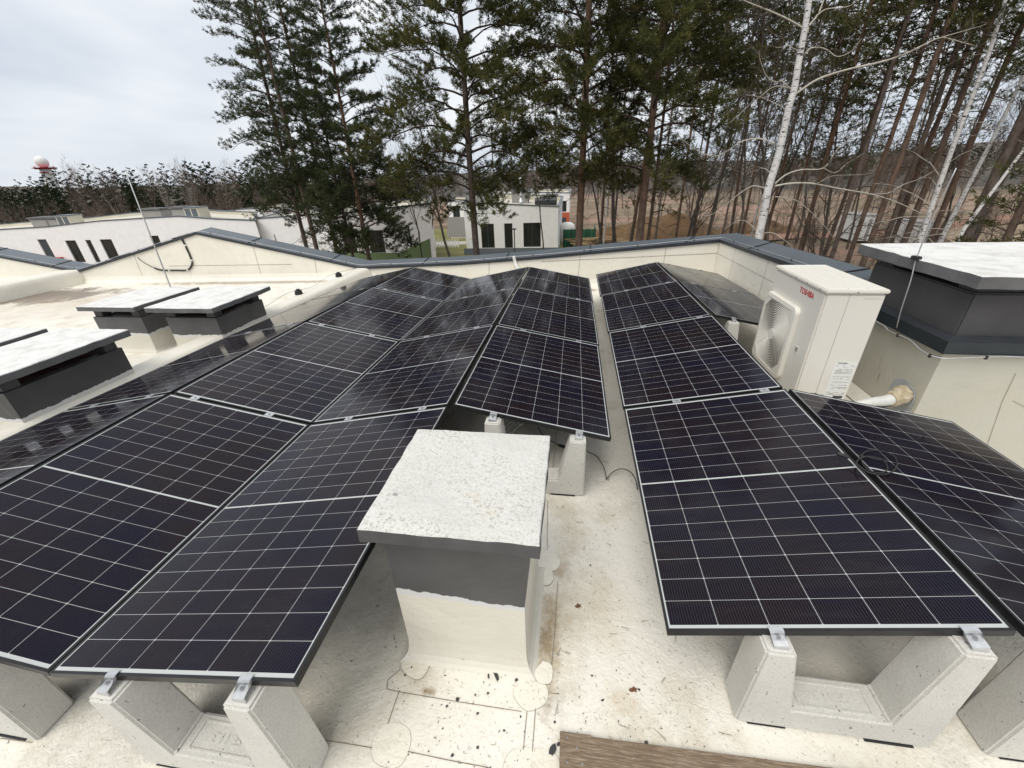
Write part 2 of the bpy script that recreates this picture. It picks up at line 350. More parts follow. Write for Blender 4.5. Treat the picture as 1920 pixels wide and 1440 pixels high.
mb = MB()
def grid(mb, xs, ys, zf, mi=0):
    b0 = [(x, y, zf(x, y)) for y in ys for x in xs]; nx = len(xs)
    mb.add(b0, [(j * nx + i, j * nx + i + 1, (j + 1) * nx + i + 1, (j + 1) * nx + i) for j in range(len(ys) - 1) for i in range(nx - 1)], mi)
grid(mb, np.linspace(-4.85, XW, 30), np.linspace(-3.5, YW + .02, 44), lambda x, y: zroof(x, y))
grid(mb, np.linspace(XW, 7.5, 14), np.linspace(-3.5, 2.8, 18), lambda x, y: zroof(x, y) - min(.5, (x - XW) * 1.3))
deck = hpart(mb.build('roof_deck', M['roof'], None, smooth=True))
mb = MB(); grid(mb, np.linspace(-13.2, -5.4, 30), np.linspace(-3.5, YW + .02, 40), zleft)
grid(mb, np.linspace(-22, -13.7, 10), np.linspace(-3.5, YW + .02, 20), lambda x, y: zleft(x, y) + .2)
hpart(mb.build('lower_roof_deck', M['roof'], None, smooth=True))
# party curbs (rounded roll between the roof bays)
def curb(x0, x1, zt, zb, name='roof_curb', sl=0.0):
    mb = MB(); ys = np.linspace(-3.5, YW, 30); prof = []
    for y in ys:
        a, c = zt(y), zb(y)
        rr = 0.06
        wv = 0.012 * math.sin(y * 3.1) + 0.01 * math.sin(y * 7.3 + 1)
        prof += [(x1 + .07 + wv, y, c - .25), (x1 + .03 + wv, y, a - .13), (x1 + wv, y, a - .05), (x1 - .025 + wv, y, a - .018), (x1 - .07, y, a), ((x0 + x1) / 2, y, a + .004), (x0 + .05, y, a), (x0 - sl * .1, y, a - .04), (x0 - .02 - sl * .5, y, a - .14), (x0 - .08 - sl, y, c - .3 * (sl == 0))]
    n = 10
    mb.add(prof, [(j * n + i, j * n + i + 1, (j + 1) * n + i + 1, (j + 1) * n + i) for j in range(len(ys) - 1) for i in range(n - 1)])
    return hpart(mb.build(name, M['wallmem'], None, smooth=True))
curb(-5.38, -5.04, zcurb, lambda y: zleft(-6.1, y) - .01, sl=.65)
curb(-13.75, -13.15, lambda y: -.17 - .008 * y, lambda y: -.62)

# far parapet: zigzag top
top = [(-17.0, .42), (-13.2, -.27), (-9.25, .62), (-5.25, -.215), (-2.9, -.14), (-1.18, -.03), (0.7, .125), (XW, .278)]
def ztop(x):
    for (a, za), (b_, zb) in zip(top, top[1:]):
        if a <= x <= b_: return za + (zb - za) * (x - a) / (b_ - a)
    return top[-1][1]
mb = MB()
xs = sorted(set([t[0] for t in top] + list(np.linspace(-17, XW, 50))))
vs = []
for x in xs:
    zr = min(zroof(x, 8) if x > -4.85 else zleft(x, 8), ztop(x) - 0.02)
    vs += [(x, YW - .10, zr - .03), (x, YW - .085, zr + .012), (x, YW - .03, zr + .07), (x, YW, min(zr + .16, ztop(x) - .005)), (x, YW + .004, ztop(x) - .004), (x, YW + .42, ztop(x) + .02), (x, YW + .42, -6.5)]
n = 7
mb.add(vs, [(i * n + k, i * n + k + 1, (i + 1) * n + k + 1, (i + 1) * n + k) for i in range(len(xs) - 1) for k in range(n - 1)])
hpart(mb.build('far_parapet', M['wallmem'], None, smooth=False))
# right parapet up to the tall stack block
ztr = lambda y: .278 + (YW - y) / (YW - 3.6) * 0.22
mb = MB(); vs = []; ys = np.linspace(3.7, YW, 16)
for y in ys:
    zr = zroof(XW, y)
    vs += [(XW - .10, y, zr - .03), (XW - .085, y, zr + .012), (XW - .03, y, zr + .07), (XW, y, zr + .16), (XW + .004, y, ztr(y) - .004), (XW + .45, y, ztr(y) + .02), (XW + .45, y, -6.5)]
mb.add(vs, [(i * n + k, i * n + k + 1, (i + 1) * n + k + 1, (i + 1) * n + k) for i in range(len(ys) - 1) for k in range(n - 1)])
hpart(mb.build('side_parapet', M['wallmem'], None))
# coping
def coping(pin, pout, name):
    """inner and outer top lines as lists of points; dark drip edge on the inside, standing seams"""
    mb = MB(); n_ = len(pin)
    for i in range(n_ - 1):
        a, b_, c_, d = [np.array(p, float) for p in (pin[i], pin[i + 1], pout[i + 1], pout[i])]
        ins = (a - d); ins[2] = 0; ins = ins / np.linalg.norm(ins) * .03
        dz = np.array([0, 0, 1.])
        mb.add([a + ins + dz * .018, b_ + ins + dz * .018, c_ + dz * .03, d + dz * .03, c_ - dz * .09, d - dz * .09], [(0, 1, 2, 3), (3, 2, 4, 5)])
        mb.add([a + ins + dz * .018, b_ + ins + dz * .018, b_ + ins - dz * .045, a + ins - dz * .045, a + ins * .2 - dz * .045, b_ + ins * .2 - dz * .045], [(0, 3, 2, 1), (3, 4, 5, 2)], 1)
        Ls = np.linalg.norm(b_ - a); k = max(1, int(Ls / 1.9))
        for j in range(1, k + 1):
            t = (j - .35) / k
            p, q_ = a + (b_ - a) * t + ins, d + (c_ - d) * t; e1 = (b_ - a) / Ls * .012
            mb.add([p - e1 + dz * .019, p + e1 + dz * .019, q_ + e1 + dz * .031, q_ - e1 + dz * .031, p - e1 + dz * .032, p + e1 + dz * .032, q_ + e1 + dz * .044, q_ - e1 + dz * .044],
                   [(4, 5, 6, 7), (0, 1, 5, 4), (1, 2, 6, 5), (3, 0, 4, 7)], 1)
    return hpart(mb.build(name, [M['coping'], M['copedge']], None))
WID = .46
pin = [(x, YW, z) for x, z in top]; pout = [(x, YW + WID, z + .035) for x, z in top]
pout[-1] = (XW + WID, YW + WID, ztr(YW) + .035)
coping(pin, pout, 'far_coping')
coping([(XW, YW, ztr(YW)), (XW, 3.75, ztr(3.75))], [(XW + WID, YW + WID, ztr(YW) + .035), (XW + WID, 3.75, ztr(3.75) + .035)], 'side_coping')
# membrane seams on the parapets and deck
mb = MB()
def ribbon(mb, pts, nrm, w_=.003):
    pts = [np.array(p, float) for p in pts]; nrm = np.array(nrm, float)
    for a, b_ in zip(pts, pts[1:]):
        t = b_ - a; l = np.linalg.norm(t)
        if l < 1e-6: continue
        s_ = np.cross(t / l, nrm) * w_
        mb.add([a - s_, b_ - s_, b_ + s_, a + s_], [(0, 1, 2, 3)])
for x in (-11.3, -7.9, -6.4, -3.9, -2.2, -0.2, 1.55):
    zr = (zroof(x, 8) if x > -4.85 else zleft(x, 8)) + .14
    if ztop(x) - zr > .1: ribbon(mb, [(x, YW - .003, zr), (x + .03, YW - .003, ztop(x) - .03)], (0, -1, 0), .0038)
ribbon(mb, [(-1.0, YW - .004, -.12), (XW, YW - .004, .02)], (0, -1, 0), .0038)
ribbon(mb, [(-10.4, YW - .004, -.16), (-7.0, YW - .004, -.14)], (0, -1, 0), .0038)
for y in (7.6, 6.2, 4.8): ribbon(mb, [(XW - .004, y, zroof(XW, y) + .15), (XW - .004, y - .06, ztr(y) - .03)], (-1, 0, 0), .003)
ribbon(mb, [(XW - .004, YW - .05, .02), (XW - .004, 4.2, .12)], (-1, 0, 0), .003)
ribbon(mb, [at(1905, 700, 'y', 2.766), at(1880, 752, 'y', 2.766), at(1850, 838, 'y', 2.766)], (0, -1, 0), .0018)
ribbon(mb, [at(1900, 752, 'y', 2.766), at(1925, 765, 'y', 2.766)], (0, -1, 0), .0018)
ribbon(mb, [at(1650, 700, 'x', 2.596), at(1645, 712, 'x', 2.596)], (-1, 0, 0), .003)
mb.each('parapet_seam', M['seam'], None, post=hpart)

# the tall stack block at the right
def dark_stack_right():
    x0, y0 = 2.6, 2.77; zt = .30
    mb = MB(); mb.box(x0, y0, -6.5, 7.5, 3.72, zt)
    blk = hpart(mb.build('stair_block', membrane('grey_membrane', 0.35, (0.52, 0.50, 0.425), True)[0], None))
    mb = MB(); zz = zroof(x0, y0)
    mb.add([(x0 - .09, y0 - .09, zz + .0), (x0 + .01, y0 - .09, zz), (x0 + .01, y0 - .004, zz + .09), (x0 - .004, y0 - .004, zz + .09), (x0 - .09, 3.9, zz), (x0 - .004, 3.9, zz + .09)], [(0, 1, 2, 3), (4, 0, 3, 5)])
    hpart(mb.build('base_fillet', M['wallmem'], None))
    mb = MB()   # flashing skirt: two steps
    mb.box(x0 - .045, y0 - .045, zt - .015, 7.5, 4.02, zt + .085)
    o = mb.build('flashing_skirt', M['flash'], blk); 
    mb = MB(); mb.add([(x0 - .045, y0 - .045, zt + .086), (7.5, y0 - .045, zt + .086), (7.5, y0 + .03, zt + .112), (x0 + .03, y0 + .03, zt + .112), (x0 - .045, 4.02, zt + .086), (x0 + .03, 4.02, zt + .112)], [(0, 1, 2, 3), (4, 0, 3, 5)])
    mb.build('flashing_ledge', M['copedge'], blk)
    return blk
blk = dark_stack_right()
DS = simple('right_stack_paint', (0.06, 0.058, 0.060), (0.075, 0.072, 0.075), 3, 0.75, 0, 0.3, 0.006)
mb = MB()
x0, y0, x1, y1 = 2.65, 2.82, 4.15, 3.98
for k in range(1): mb.box(x0, y0, .3, x1, y1, .735)
rstk = hpart(mb.build('vent_stack', DS, None, bevel=.012))
tag(rstk, 'dark grey painted vent stack with white slab standing on the right block')
mb = MB()
for (a, b_) in ((x0 + .015, y1 - .24), (x1 - .24, y0 + .03), (x1 - .24, y1 - .24)): mb.box(a, b_, .734, a + .2, b_ + .2, .835)
mb.box(x0 + .03, y0 + .03, .734, x0 + .75, y0 + .20, .81)
mb.each('slab_pier', DS, rstk, bevel=.006)

def slab(x0, y0, x1, y1, zt, th, topm, sidem, parent, tiltx=0.0, name='cap_slab', rough=.0032):
    nx, ny = 14, 14; mb = MB(); vs = []; r2 = np.random.default_rng(int(abs(x0 * 100) + 7))
    def P(i, j, top_):
        x = x0 + (x1 - x0) * i / nx; y = y0 + (y1 - y0) * j / ny
        e_ = (i in (0, nx)) or (j in (0, ny))
        if e_: x += r2.normal() * rough * .4; y += r2.normal() * rough * .4
        z = (zt if top_ else zt - th) + r2.normal() * rough * (.35 if top_ else .5) + tiltx * (x - x0)
        if top_ and e_: z -= .004
        return (x, y, z)
    T = [P(i, j, True) for j in range(ny + 1) for i in range(nx + 1)]
    mb.add(T, [(j * (nx + 1) + i, j * (nx + 1) + i + 1, (j + 1) * (nx + 1) + i + 1, (j + 1) * (nx + 1) + i) for j in range(ny) for i in range(nx)], 0)
    ring = [(i, 0) for i in range(nx)] + [(nx, j) for j in range(ny)] + [(i, ny) for i in range(nx, 0, -1)] + [(0, j) for j in range(ny, 0, -1)]
    tv = [T[j * (nx + 1) + i] for i, j in ring]
    cx, cy = (x0 + x1) / 2, (y0 + y1) / 2
    o1 = [(p[0] + (.004 if p[0] > cx else -.004), p[1] + (.004 if p[1] > cy else -.004), p[2] - .006 + r2.normal() * .0012) for p in tv]
    o2 = [(p[0] + r2.normal() * rough * .4, p[1] + r2.normal() * rough * .4, p[2] - th + r2.normal() * rough * .5) for p in o1]
    m_ = len(ring)
    mb.add(tv + o1, [(k, m_ + k, m_ + (k + 1) % m_, (k + 1) % m_) for k in range(m_)], 0)
    mb.add(o1 + o2, [(k, m_ + k, m_ + (k + 1) % m_, (k + 1) % m_) for k in range(m_)], 1)
    mb.add(o2, [tuple(range(m_))], 1)
    return mb.build(name, [topm, sidem], parent)
slab(2.545, 2.70, 4.27, 4.10, .895, .085, M['white2'], M['dark2'], rstk, .0)

# ------------------------------------------------------------------ vent stacks
def vent_stack(x0, y0, x1, y1, zb, zt, split, slabo, slabth, name_label, gap=.085, topm=None, sidem=None, split_slope=0, ped=.02, front_solid=False, c_up=(0.075, 0.073, 0.075)):
    sm = stackmat('stack_clad', split, c_up, split_slope)
    mb = MB(); b_ = zb - .1
    flo = [(-.055, zb - .02), (-.050, zb + .002), (-.030, zb + .012), (-.014, zb + .032), (-.005, zb + .07), (0, zb + .13), (0, zt)]
    vs = []
    for o_, z in flo: vs += [(x0 + o_, y0 + o_, z), (x1 - o_, y0 + o_, z), (x1 - o_, y1 - o_, z), (x0 + o_, y1 - o_, z)]
    fs = [(i * 4 + k, i * 4 + (k + 1) % 4, (i + 1) * 4 + (k + 1) % 4, (i + 1) * 4 + k) for i in range(len(flo) - 1) for k in range(4)]
    mb.add(vs, fs)
    # rim with sunk flue
    wl = .09; n0 = len(mb.v)
    top_o = [(x0, y0, zt), (x1, y0, zt), (x1, y1, zt), (x0, y1, zt)]; top_i = [(x0 + wl, y0 + wl, zt), (x1 - wl, y0 + wl, zt), (x1 - wl, y1 - wl, zt), (x0 + wl, y1 - wl, zt)]
    bot_i = [(p[0], p[1], zt - .12) for p in top_i]
    mb.add(top_o + top_i + bot_i, [(0, 1, 5, 4), (1, 2, 6, 5), (2, 3, 7, 6), (3, 0, 4, 7), (4, 5, 9, 8), (5, 6, 10, 9), (6, 7, 11, 10), (7, 4, 8, 11), (8, 9, 10, 11)], 0)
    o = hpart(mb.build('vent_stack', sm, None)); tag(o, name_label)
    if front_solid:
        mb = MB(); mb.box(x0 + .035, y0 + .02, zt + .001, x1 - .035, y0 + .12, zt + gap + .01); mb.box(x0 + .035, y1 - .12, zt + .001, x1 - .035, y1 - .02, zt + gap + .01); mb.box(x1 - .12, y0 + .12, zt + .001, x1 - .03, y1 - .12, zt + gap + .01)
    else:
        mb = MB(); s_ = .13
        for a in (x0 + ped, x1 - ped - s_):
            for c_ in (y0 + ped, y1 - ped - s_): mb.box(a, c_, zt + .001, a + s_, c_ + s_, zt + gap + .01)
    mb.each('slab_pier', M['dark'], o, bevel=.006)
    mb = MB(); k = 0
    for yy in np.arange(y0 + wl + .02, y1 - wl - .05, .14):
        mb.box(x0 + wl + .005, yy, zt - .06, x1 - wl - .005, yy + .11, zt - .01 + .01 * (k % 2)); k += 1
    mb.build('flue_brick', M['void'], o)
    L_, Rr, F_, B_ = slabo
    slab(x0 - L_, y0 - F_, x1 + Rr, y1 + B_, zt + gap + slabth, slabth, topm or M['white2'], sidem or M['dark2'], o)
    return o
# the near one in the middle
vent_stack(-1.035, .485, -.455, 1.01, zroof(-.7, .5), .355, -.03, (.042, .068, .072, .075), .062, 'near white vent stack with speckled slab and dark grey band, between the panel rows', gap=.062, topm=M['slabspeck'], sidem=M['dark'], split_slope=.05, front_solid=True, c_up=(0.06, 0.058, 0.06))
# four on the left, by the curb
vent_stack(-5.82, 4.02, -5.04, 4.93, -.44, .045, -.20, (.12, .11, .12, .11), .058, 'white slabbed vent stack on the curb beside the leftmost panel row', gap=.12)
vent_stack(-6.975, 4.0, -6.19, 4.9, -.46, .045, -.19, (.07, .05, .08, .10), .058, 'vent stack with grey piers left of the curb, the aluminium rod rising behind its slab', gap=.12)
vent_stack(-5.90, 1.80, -5.13, 2.84, -.44, .11, -.15, (.05, .06, .14, .10), .065, 'nearest stack on the curb, partly outside the left edge, slab over dark grey paint', gap=.11, c_up=(.05, .05, .052))
vent_stack(-7.05, 1.90, -6.22, 2.80, -.46, .11, -.15, (.05, .10, .11, .12), .058, 'vent stack at the left edge, only its white slab showing behind the nearest one', gap=.12)

# ------------------------------------------------------------------ solar panels
PW, PL, TILT, GAP = 1.134, 1.762, .1961, .0254
cT, sT = PW * math.cos(TILT), PW * math.sin(TILT)
GR, GV, GDE, YE, ZE = .0342, .0105, .1282, .457, -.0086
ST = {'D': ((-cT, sT), (0, 0), 0), 'C': ((-2 * cT - GR, 0), (-cT - GR, sT), 0), 'B': ((-3 * cT - GR - GV, sT), (-2 * cT - GR - GV, 0), 0),
      'A': ((-4 * cT - 2 * GR - GV, 0), (-3 * cT - 2 * GR - GV, sT), 0), 'E': ((GDE, ZE), (GDE + cT, ZE + sT), YE), 'F': ((GDE + cT + GR, ZE + sT), (GDE + 2 * cT + GR, ZE), YE)}
mb = MB(); fw = .011
mb.box(0, 0, -.03, fw, PL, 0); mb.box(PW - fw, 0, -.03, PW, PL, 0); mb.box(fw, 0, -.03, PW - fw, fw, -.0002); mb.box(fw, PL - fw, -.03, PW - fw, PL, -.0002)
fo = mb.build('frame', M['frame']); fme = fo.data; bpy.data.objects.remove(fo)
mb = MB(); mb.add([(fw, fw, -.0018), (PW - fw, fw, -.0018), (PW - fw, PL - fw, -.0018), (fw, PL - fw, -.0018)], [(0, 1, 2, 3)])
mb.add([(fw, fw, -.007), (PW - fw, fw, -.007), (PW - fw, PL - fw, -.007), (fw, PL - fw, -.007)], [(3, 2, 1, 0)])
go = mb.build('glass_face', M['cells']); gme = go.data; bpy.data.objects.remove(go)
ORD = ['nearest', 'second nearest', 'third', 'farthest']
ROWN = {'A': 'leftmost row, leaning down towards the curb', 'B': 'second row from the left', 'C': 'third row from the left', 'D': 'row left of the walkway', 'E': 'row right of the walkway', 'F': 'rightmost row, leaning down to the right'}
def corner(s, side, y):
    x, z = ST[s][side]; return np.array([x, y, z + zq(x, y)])
panels = []
for s, ks in (('A', (0, 1, 2, 3)), ('B', (0, 1, 2, 3)), ('C', (0, 1, 2, 3)), ('D', (1, 2, 3)), ('E', (0, 1, 2, 3)), ('F', (0, 2, 3))):
    for k in ks:
        y = ST[s][2] + k * (PL + GAP)
        a, b_, c_ = corner(s, 0, y), corner(s, 1, y), corner(s, 0, y + PL); d_ = corner(s, 1, y + PL)
        X = (b_ - a) + (d_ - c_); X /= np.linalg.norm(X); Y = (c_ - a) + (d_ - b_); Y -= X * (X @ Y); Y /= np.linalg.norm(Y); Z = np.cross(X, Y)
        cen = (a + b_ + c_ + d_) / 4; o_ = cen - X * PW / 2 - Y * PL / 2 + Y * random.uniform(-.002, .002)
        mm = Matrix(((X[0], Y[0], Z[0], o_[0]), (X[1], Y[1], Z[1], o_[1]), (X[2], Y[2], Z[2], o_[2]), (0, 0, 0, 1)))
        e_ = empty('solar_panel'); e_.matrix_world = mm
        nm = ORD[k]
        if s == 'D': nm = ['', 'nearest', 'middle', 'farthest'][k]
        if s == 'F': nm = ['nearest', '', 'middle', 'farthest'][k]
        tag(e_, 'solar panel, %s of the %s' % (nm, ROWN[s]), 'solar panel', 'solar panels laid in tilted rows on the roof')
        link('frame', fme, M['frame'], e_); link('glass_face', gme, M['cells'], e_)

# ------------------------------------------------------------------ ballast blocks with clamps
def block_mesh(h_lo, h_hi, flip):
    Lb = .745; prof = [(.0, 0), (Lb, 0), (Lb - .035, h_hi), (Lb - .140, h_hi), (Lb - .19, .135), (.195, .135), (.115, h_lo), (.008, h_lo)]
    mb = MB(); D = .15
    pts = [(x if not flip else Lb - x, z) for x, z in prof]
    if flip: pts = pts[::-1]
    mb.prism([(x, -.07, z) for x, z in pts], (0, D, 0)); return mb
def block_text(parent, xc, z):
    cu = bpy.data.curves.new('cast_mark', 'FONT'); cu.body = 'SE 11.3'; cu.size = .046; cu.extrude = .0010; cu.align_x = 'CENTER'; cu.align_y = 'CENTER'
    o = bpy.data.objects.new('cast_mark', cu); C.objects.link(o)
    o.rotation_euler = (0, 0, math.pi); o.location = (xc, .005, z); bpy.context.view_layer.update()
    me = bpy.data.meshes.new_from_object(o.evaluated_get(bpy.context.evaluated_depsgraph_get())); loc = o.location.copy(); bpy.data.objects.remove(o)
    me.name = 'cast_mark'; t = link('cast_mark', me, M['conc'], parent, loc); t.rotation_euler = (0, 0, math.pi)
    mb = MB(); zz = z
    for (a, c_, e_, g_) in ((-.14, -.05, .14, -.044), (-.14, .044, .14, .05), (-.14, -.044, -.134, .044), (.134, -.044, .14, .044)):
        mb.box(xc + a, .005 + c_, zz - .004, xc + e_, .005 + g_, zz + .003)
    mb.build('cast_frame', M['conc'], parent)
def clamp_mesh(kind):
    mb = MB()
    if kind == 'mid':
        mb.box(-.03, -.024, .0005, .03, .024, .0035); mb.box(-.03, -.0105, -.03, .03, -.0085, .0005); mb.box(-.03, .0085, -.03, .03, .0105, .0005)
    else:   # end clamp: lip on the frame, drop, foot curling to the block
        prof = [(.014, .0035), (-.010, .0035), (-.013, -.012), (-.030, -.014), (-.046, -.018), (-.050, -.05), (-.053, -.05), (-.050, -.015), (-.032, -.0105), (-.010, -.0085), (-.006, .0065), (.014, .0065)]
        if kind == 'far': prof = [(-y, z) for y, z in prof][::-1]
        mb.prism([(-.025, y, z) for y, z in prof], (.05, 0, 0))
    return mb
cm = {}
for kd in ('mid', 'near', 'far'):
    o = clamp_mesh(kd).build('clamp', M['alu'], bevel=.0008); cm[kd] = o.data; bpy.data.objects.remove(o)
mb = MB(); mb.lathe([(0, 0), (.0075, 0), (.0075, .005), (.004, .005), (.004, .003), (0, .003)], 6); o = mb.build('bolt', M['bolt']); bme = o.data; bpy.data.objects.remove(o)
OFF = {'A': .27, 'B': .27, 'C': .266, 'D': .164, 'E': .33, 'F': .25}
joints = {'A': range(0, 5), 'B': range(0, 5), 'C': range(0, 5), 'D': range(1, 5), 'E': range(0, 5), 'F': (0, 1, 2, 3, 4)}
JN = ['near edge', 'first joint', 'second joint', 'third joint', 'far edge']
tt = math.tan(TILT)
for s in 'ABCDEF':
    left_low = s in 'ACE'; off = OFF[s]
    h_lo = .475 + tt * (off + .06) - .0335 + .0; h_hi = .475 + tt * (off + .655) - .0335
    if s in 'EF': h_lo += ZE; h_hi += ZE
    bm_ = block_mesh(h_lo, h_hi, not left_low).build('body', M['conc'], bevel=.009); bmesh_d = bm_.data; bpy.data.objects.remove(bm_)
    xlow = ST[s][0][0] if left_low else ST[s][1][0]
    for j in joints[s]:
        if s == 'F' and j == 4: kd = 'far'
        y = ST[s][2] + j * (PL + GAP) - (GAP / 2 if j else 0)
        if j == joints[s][-1]: y += -GAP / 2
        first = j == joints[s][0] or (s == 'F' and j == 2); last = j == joints[s][-1] or (s == 'F' and j == 1)
        kd = 'near' if first else ('far' if last else 'mid')
        if s == 'F' and j == 1: y -= GAP / 2
        if s == 'F' and j == 2: y += GAP / 2
        xo = xlow + off if left_low else xlow - off - .745
        zb = zroof(xo + .37, y)
        r = empty('ballast_block', (xo, y, zb))
        tag(r, 'grey concrete block under the %s of the %s' % (JN[j], ROWN[s].split(',')[0]), 'concrete block', 'concrete blocks carrying the solar panels')
        link('body', bmesh_d, M['conc'], r)
        if (s, j) == ('E', 0) or (s, j) == ('D', 1) or (s, j) == ('C', 0): block_text(r, .37, .1362)
        if j == joints[s][0]:
            mb = MB(); mb.box(.05, -.0735, .0006, .20, .075, .005); mb.box(.50, -.078, .0006, .68, .075, .005); mb.each('rubber_pad', M['rubber'], r)
        for xc in ((.06, .655) if left_low else (.69, .09)):
            wx = xo + xc
            xl = xlow; zp = (ZE if s in 'EF' else 0) + tt * abs(wx - xl) + zq(wx, y)
            c_ = link('clamp', cm[kd], M['alu'], r); c_.location = (xc, 0, zp - zb); c_.rotation_euler = (0, -TILT if left_low else TILT, 0)
            b2 = link('bolt', bme, M['bolt'], c_); b2.location = (0, {'mid': 0, 'near': -.022, 'far': .022}[kd], {'mid': .0035, 'near': -.0095, 'far': -.0095}[kd])

# ------------------------------------------------------------------ air conditioner
def text_mesh(name, body, size, matl, parent, loc, rot, extrude=.0006, sx=1.0):
    cu = bpy.data.curves.new(name, 'FONT'); cu.body = body; cu.size = size; cu.extrude = extrude; cu.offset = size * .012
    o = bpy.data.objects.new(name, cu); C.objects.link(o); bpy.context.view_layer.update()
    me = bpy.data.meshes.new_from_object(o.evaluated_get(bpy.context.evaluated_depsgraph_get())); bpy.data.objects.remove(o); me.name = name
    t = link(name, me, matl, parent, loc); t.rotation_euler = rot; t.scale = (sx, 1, 1); return t
AX, AY, AZ, AWd, ALn, AH = 1.735, 2.965, .725, .44, .945, 1.125
ac = tag(empty('air_conditioner', (AX, AY, AZ - AH - .08)), 'cream outdoor air conditioner unit with round fan grille beside the right wall', 'air conditioner')
h0 = .08
mb = MB(); mb.box(0, 0, h0, AWd, ALn, h0 + AH - .035); mb.build('casing', M['ac'], ac, bevel=.014)
mb = MB(); mb.box(-.012, -.012, h0 + AH - .034, AWd + .012, ALn + .012, h0 + AH); mb.build('lid', M['ac'], ac, bevel=.009)
mb = MB()
for (a, b_, c_, d_) in ((.03, .03, .035, ALn - .03), (AWd - .035, .03, AWd - .03, ALn - .03), (.16, .03, .165, ALn - .03), (.30, .03, .305, ALn - .03), (.035, .03, AWd - .035, .035), (.035, ALn - .035, AWd - .035, ALn - .03)):
    mb.box(a, b_, h0 + AH - .001, c_, d_, h0 + AH + .004)
mb.build('lid_rib', M['sticker'], ac)
# fan on the -x face, in the far part
fy, fz, fr = ALn * .645, h0 + AH * .46, .315
mb = MB()
fy0, fy1, fz0, fz1 = fy - .335, fy + .325, fz - .36, fz + .36
def rrect(cy, cz, hy, hz, r, n=6):
    o = []
    for (sy, sz, a0) in ((1, 1, 0), (-1, 1, 90), (-1, -1, 180), (1, -1, 270)):
        for k in range(n + 1):
            a = R_(a0 + 90 * k / n); o.append((cy + sy * (hy - r) + r * math.cos(a), cz + sz * (hz - r) + r * math.sin(a)))
    return o
R1 = rrect(fy, fz, .33, .36, .06); R2 = rrect(fy, fz, .325, .355, .06); R3 = rrect(fy, fz, .29, .32, .045)
n = len(R1)
vs = [(-.001, y, z) for y, z in R1] + [(-.04, y, z) for y, z in R2] + [(-.045, y, z) for y, z in R3] + [(-.03, y, z) for y, z in R3]
mb.add(vs, [(i * n + k, i * n + (k + 1) % n, (i + 1) * n + (k + 1) % n, (i + 1) * n + k) for i in range(3) for k in range(n)])
for sy in (-1, 1):      # corner gussets
    for sz in (-1, 1):
        a, b_ = fy + sy * .285, fz + sz * .315
        mb.prism([(-.043, a, b_), (-.043, a - sy * .11, b_), (-.043, a, b_ - sz * .11)], (.012, 0, 0))
grl = mb.build('fan_surround', M['ac'], ac, smooth=False)
mb = MB()
for i, r in enumerate(np.arange(.055, .42, .0165)):
    pts = []
    for k in range(49):
        a = 2 * math.pi * k / 48; y = fy + r * math.cos(a); z = fz + r * math.sin(a)
        pts.append((-.034 - .008 * (1 - (r / .4) ** 2), min(max(y, fy - .285), fy + .285), min(max(z, fz - .315), fz + .315)))
    mb.tube(pts, .0040, 4, cap=False)
for k in range(4):
    a = 2 * math.pi * k / 4 + .78; mb.tube([(-.036, fy + .05 * math.cos(a), fz + .05 * math.sin(a)), (-.030, fy + .31 * math.cos(a), fz + .31 * math.sin(a))], .003, 4)
mb.build('fan_grille', M['ac'], ac)
mb = MB(); mb.tube([(-.046, fy, fz), (-.02, fy, fz)], .052, 24); mb.build('grille_hub', M['ac'], ac, bevel=.004)
mb = MB(); mb.box(-.0015, fy - .29, fz - .32, -.0005, fy + .29, fz + .32); mb.build('fan_recess', M['acdark'], ac)
mb = MB()
for k in range(3):
    a0 = 2 * math.pi * k / 3 + .5; vs = []
    for rr in (.05, .17, .285):
        for da, dx in ((-.45, -.004), (0, -.015), (.45, -.024)): vs.append((dx, fy + rr * math.cos(a0 + da), fz + rr * math.sin(a0 + da)))
    mb.add(vs, [(0, 1, 4, 3), (1, 2, 5, 4), (3, 4, 7, 6), (4, 5, 8, 7)])
mb.build('fan_blade', simple('fan_plastic', (.22, .21, .19), (.16, .15, .135), 5, .5), ac)
# handle recess, seam, screws
mb = MB()
def ring(mb, y0, z0, y1, z1, t=.008, x=-.004):
    for (a, b_, c_, d_) in ((y0, z0, y1, z0 + t), (y0, z1 - t, y1, z1), (y0, z0 + t, y0 + t, z1 - t), (y1 - t, z0 + t, y1, z1 - t)): mb.box(x, a, b_, .001, c_, d_)
ring(mb, .14, h0 + .50, .21, h0 + .56); mb.build('handle', M['ac'], ac)
mb = MB(); mb.box(-.0012, .148, h0 + .508, -.0006, .202, h0 + .552); mb.build('handle_recess', simple('recess_grey', (.3, .29, .26), (.36, .35, .31), 5, .6), ac)
mb = MB(); mb.box(AWd * .40, -.0014, h0 + .01, AWd * .40 + .002, -.0004, h0 + AH - .04)
mb.box(AWd * .64, -.0014, h0 + AH - .075, AWd * .94, -.0004, h0 + AH - .0735); mb.build('panel_seam', simple('seam_grey', (.2, .19, .17), (.25, .24, .22), 5, .6), ac)
mb = MB()
for y in (.08, .3, .5, .9): mb.tube([(-.0135, y, h0 + AH - .02), (-.0115, y, h0 + AH - .02)], .007, 8)
for x in (.22,): mb.tube([(x, -.0135, h0 + AH - .02), (x, -.0115, h0 + AH - .02)], .007, 8)
mb.each('lid_screw', M['bolt'], ac)
mb = MB()
for y in (.14, ALn - .2): mb.box(-.03, y, 0, AWd + .03, y + .05, h0 - .001)
mb.each('foot', M['alu'], ac, bevel=.004)
